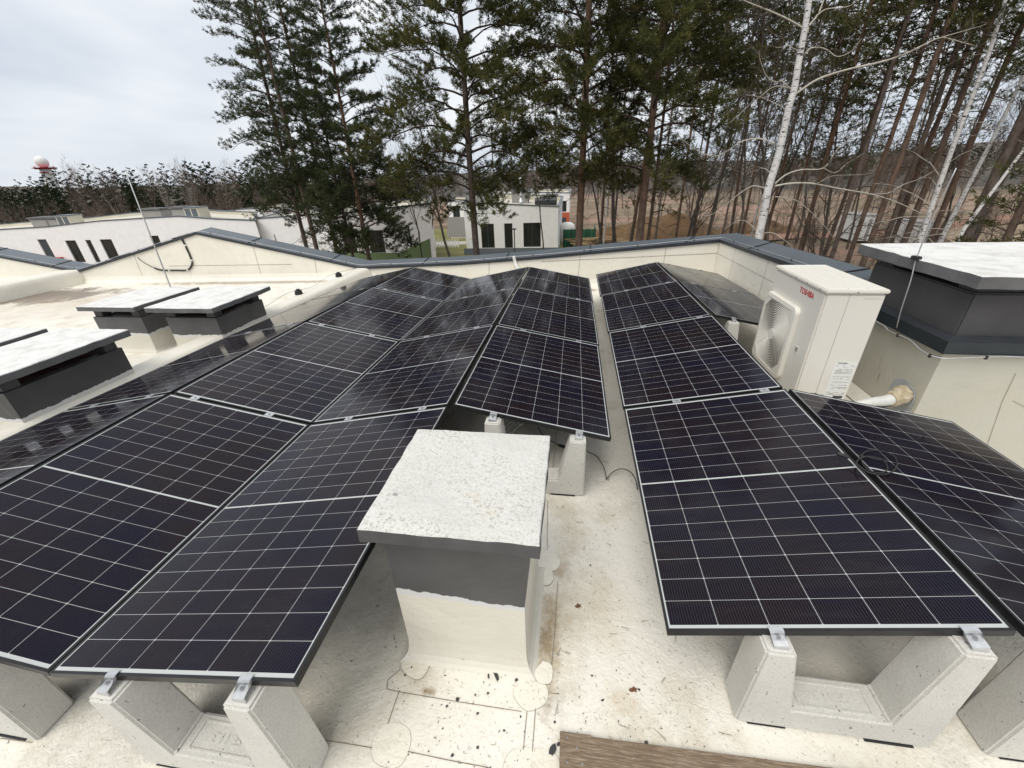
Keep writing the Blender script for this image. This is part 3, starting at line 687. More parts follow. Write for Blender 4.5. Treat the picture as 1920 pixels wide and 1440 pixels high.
# writing (front face looks to -x; reading direction runs towards -y)
FX = (math.pi / 2, 0, -math.pi / 2)
text_mesh('brand_lettering', 'TOSHIBA', .068, M['red'], ac, (-.0015, .405, h0 + AH - .125), FX, sx=.88)
SX = (math.pi / 2, 0, 0)
lab = MB(); lab.box(AWd * .56, -.0016, h0 + .10, AWd * .95, -.0004, h0 + .50); lb = lab.build('data_label', M['sticker'], ac)
zt = h0 + .475
text_mesh('label_lettering', 'TOSHIBA', .020, M['ink'], lb, (AWd * .60, -.0018, zt), SX)
ln = MB(); rr = random.Random(4)
for k in range(30):
    z = zt - .02 - k * .0105
    if rr.random() < .22: continue
    x = AWd * .58 + rr.random() * .02
    while x < AWd * .92:
        l_ = rr.uniform(.006, .03)
        if rr.random() < .72: ln.box(x, -.0021, z, min(x + l_, AWd * .93), -.0018, z + rr.choice((.0025, .0035)))
        x += l_ + .004
ln.box(AWd * .74, -.0021, h0 + .135, AWd * .92, -.0018, h0 + .16)
ln.box(AWd * .50, -.0021, h0 + .112, AWd * .97, -.0018, h0 + .1135)
ln.build('label_print', M['ink'], lb)

# ------------------------------------------------------------------ rods, wires, cables
def thing_tube(name, pts, r, matl, label, cat, group=None, n=6, smooth=True):
    mb = MB(); mb.tube(pts, r, n); return tag(mb.build(name, matl, None, smooth=smooth), label, cat, group)
t0 = at(325, 552, 'y', 4.95); t1 = at(235, 320, 'y', 4.95)
rod = thing_tube('lightning_rod', [(t0[0], 4.95, -.5), tuple(t0), tuple((t0 + t1) / 2), tuple(t1)], [.011, .011, .009, .006], M['wire'], 'tall grey lightning rod rising behind the left vent stacks', 'lightning rod', n=8)
a = at(1681, 615, 'x', 2.55); b_ = at(1719, 483, 'x', 2.53); c_ = at(1793, 315, 'x', 2.50)
mb = MB(); mb.tube(catmull([a, at(1690, 580, 'x', 2.53), at(1708, 525, 'x', 2.53), b_, at(1752, 402, 'x', 2.51), c_], 4), [.0045] * 21, 6)
rod2 = tag(mb.build('lightning_rod', M['wire'], None, smooth=True), 'thin rod clipped to the white slab of the right stack, leaning up past the birches', 'lightning rod')
mb = MB(); mb.box(2.515, b_[1] - .02, b_[2] - .02, 2.56, b_[1] + .05, b_[2] + .01); mb.build('clip', M['rubber'], rod2, bevel=.004)
# wire on the far and side coping
def wire_with_clips(name, pts, r, label, step=.8, n=5):
    P = catmull(pts, 4); mb = MB(); mb.tube(P, r, n); o = tag(mb.build(name, M['wire'], None, smooth=True), label, 'wire'); acc = 0
    for p, q_ in zip(P, P[1:]):
        acc += np.linalg.norm(q_ - p)
        if acc > step:
            acc = 0; mb = MB(); mb.tube([p - np.array([0, 0, .018]), p + np.array([0, 0, .009])], .011, 6); mb.build('wire_clip', M['rubber'], o)
    return o
pts = []
for x in np.linspace(-16.5, XW, 40): pts.append((x, YW + .03 + .008 * math.sin(x * 5), ztop(x) + .042 + .004 * math.sin(x * 9)))
for y in np.linspace(YW - .2, 4.3, 8): pts.append((XW + .05, y, ztr(y) + .042))
wire_with_clips('lightning_wire', pts, .0065, 'aluminium lightning wire clipped along the grey parapet coping', 1.1)
z0 = .275
pts = [(2.535, 3.9, z0 + .02), (2.535, 3.4, z0 + .01), (2.535, 3.3, z0 - .012), (2.53, 3.05, z0 + .005), (2.535, 2.88, z0 - .03), (2.545, 2.72, z0 - .02), (2.7, 2.70, z0 - .005), (3.0, 2.705, z0 + .01), (3.4, 2.705, z0 - .012), (3.9, 2.705, z0 + .0), (5, 2.705, z0 - .01)]
wire_with_clips('lightning_wire', pts, .006, 'aluminium wire running round the tall block below the dark flashing', .35)
# wires on the curb with black holders
hold = MB()
pp = []
for (u, v) in ((723, 492), (700, 500), (636, 521), (600, 540), (561, 553), (520, 575), (490, 590)):
    p = at(u, v, 'z', -.16); pp.append((min(max(p[0], -5.4), -5.1), p[1], zcurb(p[1]) + .045))
pts = [(-5.25, 8.4, zcurb(8.4) + .03), (-5.3, 7.35, zcurb(7.2) + .10), (-5.3, 6.6, zcurb(6.3) + .03), (-5.3, 5.9, zcurb(5.5) + .10), (-5.3, 5.2, zcurb(5) + .03)]
P = catmull(pts, 5); mb = MB(); mb.tube(P, .004, 5); cw = tag(mb.build('lightning_wire', M['wire'], None, smooth=True), 'grey wire held up by black plastic feet along the curb', 'wire')
pts = [(-5.56, 3.6, -.02), (-5.56, 4.9, -.1), (-5.48, 3.2, -.08)]
for (u, v) in ((636, 521), (561, 553)):
    p = at(u, v, 'x', -5.3); mb = MB(); mb.lathe([(0, 0), (.07, 0), (.06, .07), (.035, .075), (.035, .095), (0, .095)], 10, (p[0], p[1], zcurb(p[1]) + .002)); mb.build('wire_foot', M['rubber'], cw)
# cable on the left gable parapet with white ties
cp = [at(u, v, 'y', YW - .02) for u, v in ((340, 447), (347, 460), (357, 482), (360, 495), (352, 506), (330, 507), (300, 506), (280, 498), (262, 487), (258, 482))]
cab = tag(MB().tube(catmull(cp, 5), [.020] * 33 + [.008] * 13, 8).build('black_cable', M['rubber'], None, smooth=True), 'thick black cable looped down the far left gable parapet', 'cable')
mb = MB()
for i in (5, 12, 20, 27):
    c = catmull(cp, 5)[i]; mb.lathe([(.021, -.02), (.03, -.02), (.03, .02), (.021, .02)], 8, tuple(c))
mb.each('white_tie', M['pipe'], cab)
# white conduit coming through the far parapet
cp = [at(963, 480, 'y', YW - .03), at(966, 492, 'y', YW - .05), at(969, 500, 'y', YW - .12), at(976, 508, 'y', YW - .25)]
thing_tube('white_conduit', catmull(cp, 5), .035, M['pipe'], 'white plastic conduit coming out under the far coping', 'conduit', n=8)
# black leads
def lead(pts_px, zz, r, label):
    P = [at(u, v, 'z', z) for (u, v), z in zip(pts_px, zz)]
    return thing_tube('black_cable', catmull(P, 6), r, M['rubber'], label, 'cable')
zf = zroof(0, 1.6) + .01
l1 = lead([(1100, 846), (1118, 855), (1130, 872), (1136, 890), (1137, 899)], [zf + .04, zf + .06, zf + .04, zf + .01, zf], .0035, 'thin black lead arching across the walkway beside the ballast block')
lead([(1137, 899), (1148, 886), (1165, 879), (1182, 885), (1192, 900), (1195, 918)], [zf, zf + .03, zf + .05, zf + .05, zf + .03, zf], .0035, 'thin black lead arching up under the panel right of the walkway')
mb = MB(); q1, q2 = at(1046, 834, 'z', zf + .03), at(1068, 841, 'z', zf + .03); mb.tube([q1, q1 * .8 + q2 * .2, q2], [.008, .014, .014], 8); tag(mb.build('cable_connector', M['rubber'], None), 'black plug connector lying beside the ballast block under the panels', 'connector')
lead([(1008, 800), (1020, 818), (1046, 834)], [zf + .12, zf + .06, zf + .03], .004, 'black lead hanging from the panel down to the plug connector')
# white conduits bundle below the panels
for i, (u0, v0, u1, v1) in enumerate(((951, 806, 975, 782), (957, 808, 979, 786), (963, 808, 984, 790), (942, 806, 968, 783))):
    P = [at(u0 - 60, v0 + 90, 'z', zf + .03), at(u0, v0, 'z', zf + .03), at(u1, v1, 'z', zf + .05), at(u1 + 30, v1 - 40, 'z', zf + .05)]
    thing_tube('white_conduit', catmull(P, 4), .010, M['pipe'], 'bundle of thin white conduits under the panels, behind the near vent stack', 'conduit', 'thin white conduits lying together')
# coil of cable on the rightmost panel and connector
def onF(u, v, lift=.006):
    # point on the tilted face of strip F: iterate
    z = .1
    for _ in range(12):
        p = at(u, v, 'z', z); z = ST['F'][0][1] - tt * (p[0] - ST['F'][0][0]) + zq(p[0], p[1]) + lift
    return at(u, v, 'z', z)
cen = onF(1645, 868); loops = []
base = [(1570, 850), (1588, 856), (1604, 868), (1625, 884), (1648, 890), (1670, 886), (1682, 872), (1676, 855), (1655, 846), (1630, 845), (1616, 853), (1618, 870), (1634, 884), (1656, 886), (1664, 877), (1655, 862), (1632, 856), (1612, 860), (1606, 872), (1622, 888)]
P = catmull([onF(u, v, .008 + .002 * (i % 3)) for i, (u, v) in enumerate(base)], 5)
coil = thing_tube('black_cable', P, .0038, M['rubber'], 'black cable coiled on top of the nearest rightmost panel', 'cable')
mb = MB(); a_, b2 = P[0], P[6]; mb.tube([a_, a_ + (b2 - a_) * .5, b2], [.011, .012, .006], 8); mb.build('plug', M['rubber'], coil)
# pipe lagging through the right wall with its patch
pc = at(1692, 738, 'x', 2.597)
mb = MB(); poly = [at(u, v, 'x', 2.594) for u, v in catmull([(1680, 712), (1693, 710), (1708, 722), (1716, 735), (1714, 752), (1704, 770), (1690, 772), (1668, 758), (1664, 742), (1672, 722), (1680, 712)], 3)]
mb.prism([tuple(p) for p in poly[:-1]], (-.006, 0, 0)); pt = tag(mb.build('wall_patch', M['grey_seal'], None), 'pale grey rounded patch round the pipes on the right wall', 'patch')
P = [at(1692, 738, 'x', 2.59), at(1688, 742, 'x', 2.50), at(1672, 748, 'x', 2.42), at(1655, 752, 'x', 2.34), at(1636, 754, 'x', 2.24), at(1600, 762, 'x', 2.1)]
lag = thing_tube('pipe_lagging', catmull(P, 5), [.062 - .0011 * i for i in range(26)], M['pipe'], 'white lagged pipes bending out of the patch on the right wall towards the unit', 'pipe', n=9)
mb = MB(); P2 = catmull(P, 5)[:12]; mb.tube(P2, [.078 - .0012 * i + .006 * math.sin(i * 2.2) for i in range(len(P2))], 10); mb.build('foam_collar', M['foam'], lag)
mb = MB(); P3 = [p + np.array([-.0, -.02, -.035]) for p in catmull(P, 5)[3:]]; mb.tube(P3, .018, 6); mb.build('black_hose', M['rubber'], lag)

# ------------------------------------------------------------------ patches, blobs and litter on the deck
def onroof(u, v, lift=0):
    z = -.475
    for _ in range(6): p = at(u, v, 'z', z); z = zroof(p[0], p[1]) + lift
    return at(u, v, 'z', z)
def patch(px, th=.0025, extra=0):
    cl = catmull([onroof(u, v) for u, v in px] + [onroof(*px[0])], 6)[:-1]; mb = MB()
    c = sum(cl) / len(cl)
    mb.prism([tuple(c + (p - c) * 1.005 - np.array([0, 0, .02])) for p in cl], (0, 0, .021 + extra), 1)
    mb.prism([tuple(c + (p - c) * .99 - np.array([0, 0, .02])) for p in cl], (0, 0, .02 + th + extra), 0)
    o = hpart(mb.build('membrane_patch', [M['patch'], M['seam']], None)); return o
patch([(715, 1360), (745, 1355), (768, 1370), (769, 1400), (752, 1435), (725, 1440), (700, 1425), (697, 1395)])
patch([(960, 1405), (1000, 1403), (1040, 1412), (1050, 1450), (1000, 1470), (945, 1460), (947, 1425)])
patch([(1000, 1278), (1020, 1282), (1028, 1300), (1020, 1322), (990, 1334), (968, 1315), (962, 1295), (972, 1282)], extra=.001)
patch([(1018, 1240), (1034, 1248), (1036, 1268), (1030, 1283), (1008, 1280), (1003, 1260)], extra=.004)
patch([(1010, 1035), (1035, 1032), (1050, 1050), (1044, 1068), (1020, 1073), (1008, 1060)], extra=.001)
patch([(1010, 1076), (1030, 1068), (1038, 1085), (1028, 1098), (1008, 1095)], extra=.003)
patch([(756, 1224), (800, 1222), (806, 1240), (800, 1262), (785, 1275), (765, 1268), (752, 1250)], extra=.003)
SE = []
def rl(px, w_=.0016): SE.append(([onroof(u, v, .004) for u, v in px], w_))
rl([(748, 1297), (725, 1292), (727, 1275), (750, 1255)]); rl([(748, 1297), (860, 1316), (978, 1334)]); rl([(748, 1297), (727, 1357)]); rl([(600, 1386), (698, 1402)]); rl([(765, 1409), (840, 1425), (920, 1440)])
rl([(988, 1334), (981, 1406)]); rl([(1004, 1328), (998, 1409)]); rl([(1027, 938), (1026, 1030)]); rl([(1046, 1090), (1040, 1190), (1034, 1250)]); rl([(738, 1190), (740, 1200)])
rl([(1048, 765), (1040, 850), (1030, 930)]); 
rl([(590, 1384), (600, 1386)]); rl([(0, 1384), (60, 1392)])
for pts_, w_ in SE:
    mb = MB(); ribbon(mb, pts_, (0, 0, 1), w_); hpart(mb.build('deck_seam', M['seam'], None))
M['tar'] = simple('black_tar', (.03, .03, .035), (.05, .05, .05), 20, .5)
mb = MB(); r3 = random.Random(3)
def blob(mb, c, rx, ry, rot, lift=.003, n=11, jag=.25):
    pts = []
    for k in range(n):
        a = 2 * math.pi * k / n; r = 1 + r3.uniform(-jag, jag); x, y = rx * r * math.cos(a), ry * r * math.sin(a)
        pts.append((c[0] + x * math.cos(rot) - y * math.sin(rot), c[1] + x * math.sin(rot) + y * math.cos(rot), c[2]))
    mb.prism(pts, (0, 0, lift))
for (u, v, a, b2, ro) in ((931, 1268, .022, .009, -1.0), (925, 1258, .014, .006, -1.2), (916, 1268, .01, .004, -1.3), (968, 1275, .008, .006, 0), (858, 1311, .008, .007, 0), (1037, 1406, .022, .012, .9), (1048, 1395, .012, .006, .4),
                          (896, 1338, .005, .005, 0), (838, 1324, .005, .005, 0), (915, 1300, .005, .005, 0), (945, 1370, .005, .004, 0), (976, 1344, .004, .004, 0), (1040, 1354, .005, .005, 0), (1110, 1267, .005, .004, 0), (1107, 1060, .005, .005, 0), (1130, 1313, .007, .004, .3),
                          (1198, 1293, .005, .005, 0), (759, 1266, .004, .004, 0), (772, 1251, .004, .004, 0), (848, 1416, .007, .005, 1), (891, 1303, .004, .004, 0)): blob(mb, onroof(u, v, .0035), a, b2, ro)
for k in range(150):
    u = r3.uniform(700, 1240); v = r3.uniform(930, 1440); p = onroof(u, v, .003); blob(mb, p, r3.uniform(.0012, .003), r3.uniform(.0012, .003), 0, n=6)
hpart(mb.build('tar_spot', M['tar'], None))
# pine needles and twigs blown over the deck
M['litter'] = simple('pine_litter', (.09, .055, .03), (.16, .11, .06), 9, .9)
mb = MB()
def sliver(p, l, w_, a):
    d = np.array([math.cos(a), math.sin(a), 0]) * l / 2; s_ = np.array([-math.sin(a), math.cos(a), 0]) * w_ / 2
    mb.add([p - d - s_, p + d - s_ * .4, p + d * 1.0 + s_ * .4, p - d + s_], [(0, 1, 2, 3)])
for k in range(4200):
    x = r3.uniform(-4.5, 2.5) if k % 3 else r3.uniform(-.9, 1.2); y = r3.uniform(-1, 8.3) if k % 3 else r3.uniform(-.6, 2.2)
    p = np.array([x, y, zroof(x, y) + .0045]); sliver(p, r3.uniform(.004, .018), r3.uniform(.001, .002), r3.uniform(0, 6.28))
for k in range(70):
    x = r3.uniform(-.35, 1.2); y = r3.uniform(-.3, 2.2); p = np.array([x, y, zroof(x, y) + .005]); a = r3.uniform(0, 6.28); sliver(p, r3.uniform(.03, .06), .0018, a); sliver(p + np.array([.004, 0, .001]), .04, .0016, a + .15)
tag(mb.build('pine_litter', M['litter'], None), 'brown pine needles and bits of bark scattered over the cream deck', 'litter', kind='stuff')
M['leaf'] = simple('dead_leaf', (.13, .05, .025), (.22, .11, .05), 30, .8)
def leaf(u, v, s_, rot, label):
    p = onroof(u, v, .006); mb = MB(); pts = []
    for k in range(12):
        a = 2 * math.pi * k / 12; r = s_ * (1 if k % 2 else .62) * (1.4 if k in (0, 6) else 1)
        pts.append((p[0] + r * math.cos(a + rot), p[1] + .55 * r * math.sin(a + rot), p[2] + .006 * math.sin(k * 1.9)))
    c = (p[0], p[1], p[2] + .002); vs = pts + [c]; mb.add(vs, [(k, (k + 1) % 12, 12) for k in range(12)])
    tag(mb.build('dry_leaf', M['leaf'], None), label, 'leaf')
leaf(1084, 1136, .022, 1.2, 'dark reddish brown dead leaf right of the near vent stack')
leaf(1187, 1293, .022, .9, 'curled brown dead leaf near the wooden plank')
# wooden plank
c0, c1, c2 = at(1050, 1370, 'z', zroof(-.3, .2) + .028), at(1605, 1442, 'z', zroof(0, .2) + .028), None
d = (c1 - c0); d[2] = 0; Lp = np.linalg.norm(d); d /= Lp; nn = np.array([-d[1], d[0], 0])
mb = MB(); w_ = .17
pl = [c0, c0 + d * .13 + nn * .0, c0 + d * .135 - nn * .006, c0 + d * 1.6 - nn * .004, c0 + d * 1.6 - nn * w_, c0 - nn * w_]
mb.prism([(p[0], p[1], c0[2] - .026) for p in pl][::-1], (0, 0, .026))
po = mb.build('wooden_plank', M['plank'], None, bevel=.002); tag(po, 'weathered brown wooden plank lying on the deck at the bottom edge', 'plank')
mb = MB()
for t, s_ in ((.03, .02), (.09, .10), (.07, .05), (.03, .1)):
    q_ = c0 + d * t - nn * s_; mb.lathe([(0, .0015), (.004, .0012), (.005, 0)], 8, (q_[0], q_[1], c0[2]))
mb.each('nail_head', M['bolt'], po)

# ================================================================== surroundings
ZG = -6.5
def zone(nt, col, g, items):
    for (cx, cy, rx, ry, so_, c, k) in items: col = mix(nt, mth(nt, 'MULTIPLY', ell(nt, g, cx, cy, rx, ry, so_, 1.5), k), col, c)
    return col
m_, nt, b = mat('earth_ground'); g = N(nt, 'ShaderNodeNewGeometry').outputs['Position']
col = ramp(nt, noise(nt, .11, 7, .62, vec=g), [(0.32, (.115, .086, .058)), (0.5, (.20, .15, .097)), (0.68, (.28, .22, .15))])
col = mix(nt, mth(nt, 'MULTIPLY', ramp(nt, noise(nt, .9, 6, .7, vec=g), [(.45, 0.), (.7, 1.)]), .6), col, (.065, .045, .030))
col = mix(nt, mth(nt, 'MULTIPLY', ramp(nt, noise(nt, .035, 4, .6, vec=g, stretch=(1, 3.5, 1)), [(.50, 0.), (.58, 1.)]), .65), col, (.36, .22, .16))
col = mix(nt, mth(nt, 'MULTIPLY', ramp(nt, noise(nt, 7, 4, .7, vec=g), [(.5, 0.), (.8, 1.)]), .5), col, (.30, .24, .16))
nt.links.new(col, b.inputs['Base Color']); b.inputs['Roughness'].default_value = .95
bump(nt, b, noise(nt, 1.2, 7, .7, vec=g), 1.0, .35); M['ground'] = m_
ln_ = N(nt, 'ShaderNodeVectorMath', operation='LENGTH'); nt.links.new(g, ln_.inputs[0])
far_ = mth(nt, 'DIVIDE', mth(nt, 'SUBTRACT', mth(nt, 'ADD', ln_.outputs['Value'], mth(nt, 'MULTIPLY', noise(nt, .02, 3, vec=g), 60)), 165), 40, clamp=True)
for_ = ramp(nt, noise(nt, .10, 9, .8, vec=g), [(.38, (.026, .034, .024)), (.5, (.075, .064, .052)), (.62, (.14, .11, .085))])
col = mix(nt, far_, col, for_); nt.links.new(col, b.inputs['Base Color'])
r4 = np.random.default_rng(5)
def hill(x, y):
    d = math.hypot(x, y)
    h = 0
    if d > 220:
        a = math.atan2(x, y)
        t = min(1, (d - 220) / 420)
        h = t * t * (3 - 2 * t) * (10 + 9 * math.sin(a * 5 + 1.3) + 5 * math.sin(a * 11) + (22 if a > .25 else 0) * min(1, max(0, (a - .25) * 3)))
    bumpy = .25 * math.sin(x * .21 + 1) * math.sin(y * .17) if 50 < y < 200 else 0
    return ZG + h * .62 + bumpy
mb = MB()
angs = np.linspace(0, 2 * math.pi, 97)[:-1]; rads = [0, 12, 25, 40, 55, 70, 90, 115, 150, 200, 260, 340, 430, 540, 650, 900, 1500, 2800]
vs = [(0, 0, ZG)] + [(r * math.sin(a), r * math.cos(a), hill(r * math.sin(a), r * math.cos(a))) for r in rads[1:] for a in angs]
na = len(angs); fs = [(0, 1 + (k + 1) % na, 1 + k) for k in range(na)] + [(1 + i * na + k, 1 + i * na + (k + 1) % na, 1 + (i + 1) * na + (k + 1) % na, 1 + (i + 1) * na + k) for i in range(len(rads) - 2) for k in range(na)]
mb.add(vs, fs); tag(mb.build('ground', M['ground'], None, smooth=True), 'brown earth and dead grass round the houses', None, kind='structure')
def sheet(name, px, zl, matl, label, kind='structure'):
    P = [at(u, v, 'z', ZG + zl) for u, v in px]; mb = MB(); mb.add(P, [tuple(range(len(P)))]); return tag(mb.build(name, matl, None), label, None, kind=kind)
M['lawn'] = simple('lawn_grass', (.12, .125, .035), (.21, .19, .07), .5, .95, 0, .6, .05, (.35, .65), 8)
M['path'] = simple('pale_path', (.42, .40, .37), (.36, .34, .31), .8, .9)
M['redsoil'] = simple('red_soil', (.32, .17, .12), (.24, .15, .10), .3, .95, 0, .8, .2, (.35, .65), 7)
sheet('lawn', [(690, 500), (1130, 500), (1085, 446), (980, 440), (900, 432), (800, 428), (760, 440)], .02, M['lawn'], 'patchy yellow green lawn between the white houses')
sheet('footpath', [(800, 462), (874, 458), (874, 452), (800, 455)], .04, M['path'], 'pale footpath between the houses')
sheet('dirt_road', [(1250, 448), (1480, 432), (1580, 436), (1700, 425), (1930, 398), (1930, 412), (1720, 445), (1500, 446), (1260, 466)], .03, M['redsoil'], 'reddish dirt road across the building site')
sheet('dirt_road', [(1740, 430), (1930, 420), (1930, 450), (1800, 462)], .035, simple('sandy', (.36, .28, .19), (.27, .20, .13), .25, .95, 0, .8, .2, (.35, .65), 7), 'sandy cleared ground beyond the birches')

# ------------------------------------------------------------------ houses
def render_wall(name, c): return simple(name, c, tuple(x * .94 for x in c), 2, .9, 0, .3, .01)
M['rwhite'] = render_wall('white_render', (.90, .90, .885)); M['rgreen'] = render_wall('green_render', (.16, .22, .10)); M['rred'] = render_wall('orange_render', (.50, .12, .06)); M['rgrey'] = render_wall('grey_render', (.30, .29, .28))
M['rblue'] = render_wall('plinth_render', (.14, .16, .18))
M['hroof'] = simple('house_roof_membrane', (.60, .57, .48), (.52, .49, .41), .5, .8)
m_, nt, b = mat('window_glass'); b.inputs['Base Color'].default_value = (.015, .02, .018, 1); b.inputs['Roughness'].default_value = .06; b.inputs['Specular IOR Level'].default_value = .6; M['glass'] = m_
M['wframe'] = simple('window_frame', (.035, .038, .042), (.05, .053, .057), 4, .5)
M['curtain'] = simple('curtain', (.22, .22, .21), (.15, .15, .14), 30, .9)
M['interior'] = simple('warm_interior', (.14, .05, .02), (.06, .03, .02), 3, .8)
M['darkdoor'] = simple('dark_door', (.04, .05, .055), (.05, .06, .065), 3, .6)
def wall_cut(mb, Y, x0, x1, zb, zt, ops, mi=0):
    xs = sorted(set([x0, x1] + [p[0] for p in zt if x0 < p[0] < x1] + [v for o in ops for v in (o[0], o[1]) if x0 < v < x1]))
    def zz(x):
        if x <= zt[0][0]: return zt[0][1]
        for (a, za), (b_, zb_) in zip(zt, zt[1:]):
            if a <= x <= b_: return za + (zb_ - za) * (x - a) / (b_ - a)
        return zt[-1][1]
    for a, b_ in zip(xs, xs[1:]):
        mid = (a + b_) / 2; cuts = sorted([(o[2], o[3]) for o in ops if o[0] <= mid <= o[1]]); lo = zb
        for (c0_, c1_) in cuts:
            if c0_ > lo: mb.add([(a, Y, lo), (b_, Y, lo), (b_, Y, c0_), (a, Y, c0_)], [(0, 1, 2, 3)], mi)
            lo = c1_
        mb.add([(a, Y, lo), (b_, Y, lo), (b_, Y, zz(b_)), (a, Y, zz(a))], [(0, 1, 2, 3)], mi)
    for (a, b_, c0_, c1_) in ops:
        d = .18; mb.add([(a, Y, c0_), (b_, Y, c0_), (b_, Y, c1_), (a, Y, c1_), (a, Y + d, c0_), (b_, Y + d, c0_), (b_, Y + d, c1_), (a, Y + d, c1_)], [(0, 1, 5, 4), (1, 2, 6, 5), (2, 3, 7, 6), (3, 0, 4, 7)], mi)
    return zz
def window(Y, o, parent, mull=1, extra=None, name='window'):
    a, b_, c0_, c1_ = o; f = .055; y0, y1 = Y + .10, Y + .16; mb = MB()
    for bx in ((a, c0_, a + f, c1_), (b_ - f, c0_, b_, c1_), (a + f, c0_, b_ - f, c0_ + f), (a + f, c1_ - f, b_ - f, c1_)): mb.box(bx[0], y0, bx[1], bx[2], y1, bx[3])
    for k in range(mull):
        x = a + (b_ - a) * (k + 1) / (mull + 1); mb.box(x - f * .6, y0 + .004, c0_ + f, x + f * .6, y1 - .004, c1_ - f)
    w_ = mb.build(name, M['wframe'], parent)
    mb = MB(); mb.box(a + f * .5, Y + .125, c0_ + f * .5, b_ - f * .5, Y + .135, c1_ - f * .5); mb.build('pane', M['glass'], w_)
    if extra == 'curtain':
        mb = MB(); n_ = 40; mb.add([(a + .1 + (b_ - a) * .45 * i / n_, Y + .20 + .04 * math.sin(i * 1.3), z) for z in (c0_ + .05, c1_ - .05) for i in range(n_ + 1)], [(i, i + 1, n_ + 2 + i, n_ + 1 + i) for i in range(n_)]); mb.build('curtain', M['curtain'], w_)
    return w_
def pxr(Y, u0, v0, u1, v1):
    a, b_ = at(u0, v0, 'y', Y), at(u1, v1, 'y', Y); return (a[0], b_[0], b_[2], a[2])
def house(name, Y, depth, topline_px, label, ops=(), lower=None, sidem=None, back_up=.0, wins=None, roof_drop=.28, skew=0.0):
    r = empty('white_house', (0, 0, ZG)); tag(r, label, 'house')
    zt = [(at(u, v, 'y', Y)[0], at(u, v, 'y', Y)[2]) for u, v in topline_px]; x0, x1 = zt[0][0], zt[-1][0]
    mb = MB(); off = np.array([0, 0, -ZG]); sk = skew
    zz = wall_cut(mb, Y, x0, x1, ZG - .5, zt, list(ops))
    for x, s_ in ((x0, 1), (x1, -1)): mb.add([(x, Y, ZG - .5), (x + sk, Y + depth, ZG - .5), (x + sk, Y + depth, zz(x) + back_up), (x, Y, zz(x))], [(0, 1, 2, 3)])
    for (xa, za), (xb, zb) in zip(zt, zt[1:]): mb.add([(xa + sk, Y + depth, ZG - .5), (xb + sk, Y + depth, ZG - .5), (xb + sk, Y + depth, zb + back_up), (xa + sk, Y + depth, za + back_up)], [(0, 1, 2, 3)])
    wl = mb.build('wall', M['rwhite'], r, loc=off)
    if lower:   # coloured lower storey: polygon slightly proud of the wall
        mb = MB(); P = [at(u, v, 'y', Y - .03) for u, v in lower[0]]; mb.prism([(p[0], Y - .03, p[2]) for p in P], (0, .026, 0)); mb.build('lower_facade', lower[1], r, loc=off)
    mb = MB()
    for (xa, za), (xb, zb) in zip(zt, zt[1:]):
        t = .25
        mb.add([(xa, Y + t, za - roof_drop), (xb, Y + t, zb - roof_drop), (xb + sk, Y + depth - t, zb + back_up - roof_drop), (xa + sk, Y + depth - t, za + back_up - roof_drop),
                (xa + sk, Y + depth - t, za + back_up), (xb + sk, Y + depth - t, zb + back_up), (xa, Y + t, za), (xb, Y + t, zb)], [(0, 1, 2, 3), (3, 2, 5, 4), (0, 6, 7, 1)])
    rf = mb.build('roof', M['hroof'], r, loc=off)
    mb = MB()
    for (xa, za), (xb, zb) in zip(zt, zt[1:]):
        for (ya, dz, k_) in ((Y - .05, 0, 0), (Y + depth - .27, back_up, sk)):
            mb.add([(xa + k_, ya, za + dz), (xb + k_, ya, zb + dz), (xb + k_, ya + .32, zb + dz), (xa + k_, ya + .32, za + dz)] + [(xa + k_, ya, za + dz + .09), (xb + k_, ya, zb + dz + .09), (xb + k_, ya + .32, zb + dz + .09), (xa + k_, ya + .32, za + dz + .09)], [(0, 3, 2, 1), (4, 5, 6, 7), (0, 1, 5, 4), (1, 2, 6, 5), (2, 3, 7, 6), (3, 0, 4, 7)])
    for x in (x0, x1):
        z = zz(x); mb.add([(x - .16, Y, z + .003), (x + .16, Y, z + .003), (x + sk + .16, Y + depth, z + back_up + .003), (x + sk - .16, Y + depth, z + back_up + .003)] + [(x - .16, Y, z + .085), (x + .16, Y, z + .085), (x + sk + .16, Y + depth, z + back_up + .085), (x + sk - .16, Y + depth, z + back_up + .085)], [(0, 3, 2, 1), (4, 5, 6, 7), (0, 1, 5, 4), (1, 2, 6, 5), (2, 3, 7, 6), (3, 0, 4, 7)])
    mb.build('coping', M['coping'], r, loc=off)
    for o_, mu_, ex in (wins or []): 
        w_ = window(Y, o_, r, mu_, ex); w_.location = off
    return r, rf, zz
def roof_box(rf, x, y, z, w_, d_, h_, label=None):
    mb = MB(); mb.box(x, y, z - .1, x + w_, y + d_, z + h_ * .7, 0); mb.box(x + .1, y + .1, z + h_ * .7, x + w_ - .1, y + d_ - .1, z + h_ * .86, 0); mb.box(x - .15, y - .15, z + h_ * .86, x + w_ + .15, y + d_ + .15, z + h_, 1)
    return mb.build('roof_stack', [M['rgrey'], M['dark2']], rf)
def roof_hatch(rf, x, y, z, w_, d_, h_):
    mb = MB(); mb.box(x, y, z - .1, x + w_, y + d_, z + h_); mb.box(x + .12, y - .02, z + .12, x + w_ * .45, y - .004, z + h_ - .1, 1); mb.box(x + w_ * .55, y - .02, z + .12, x + w_ - .12, y - .004, z + h_ - .1, 1); mb.box(x - .08, y - .08, z + h_, x + w_ + .08, y + d_ + .08, z + h_ + .07, 1)
    return mb.build('roof_stack', [M['hroof'], M['coping']], rf)
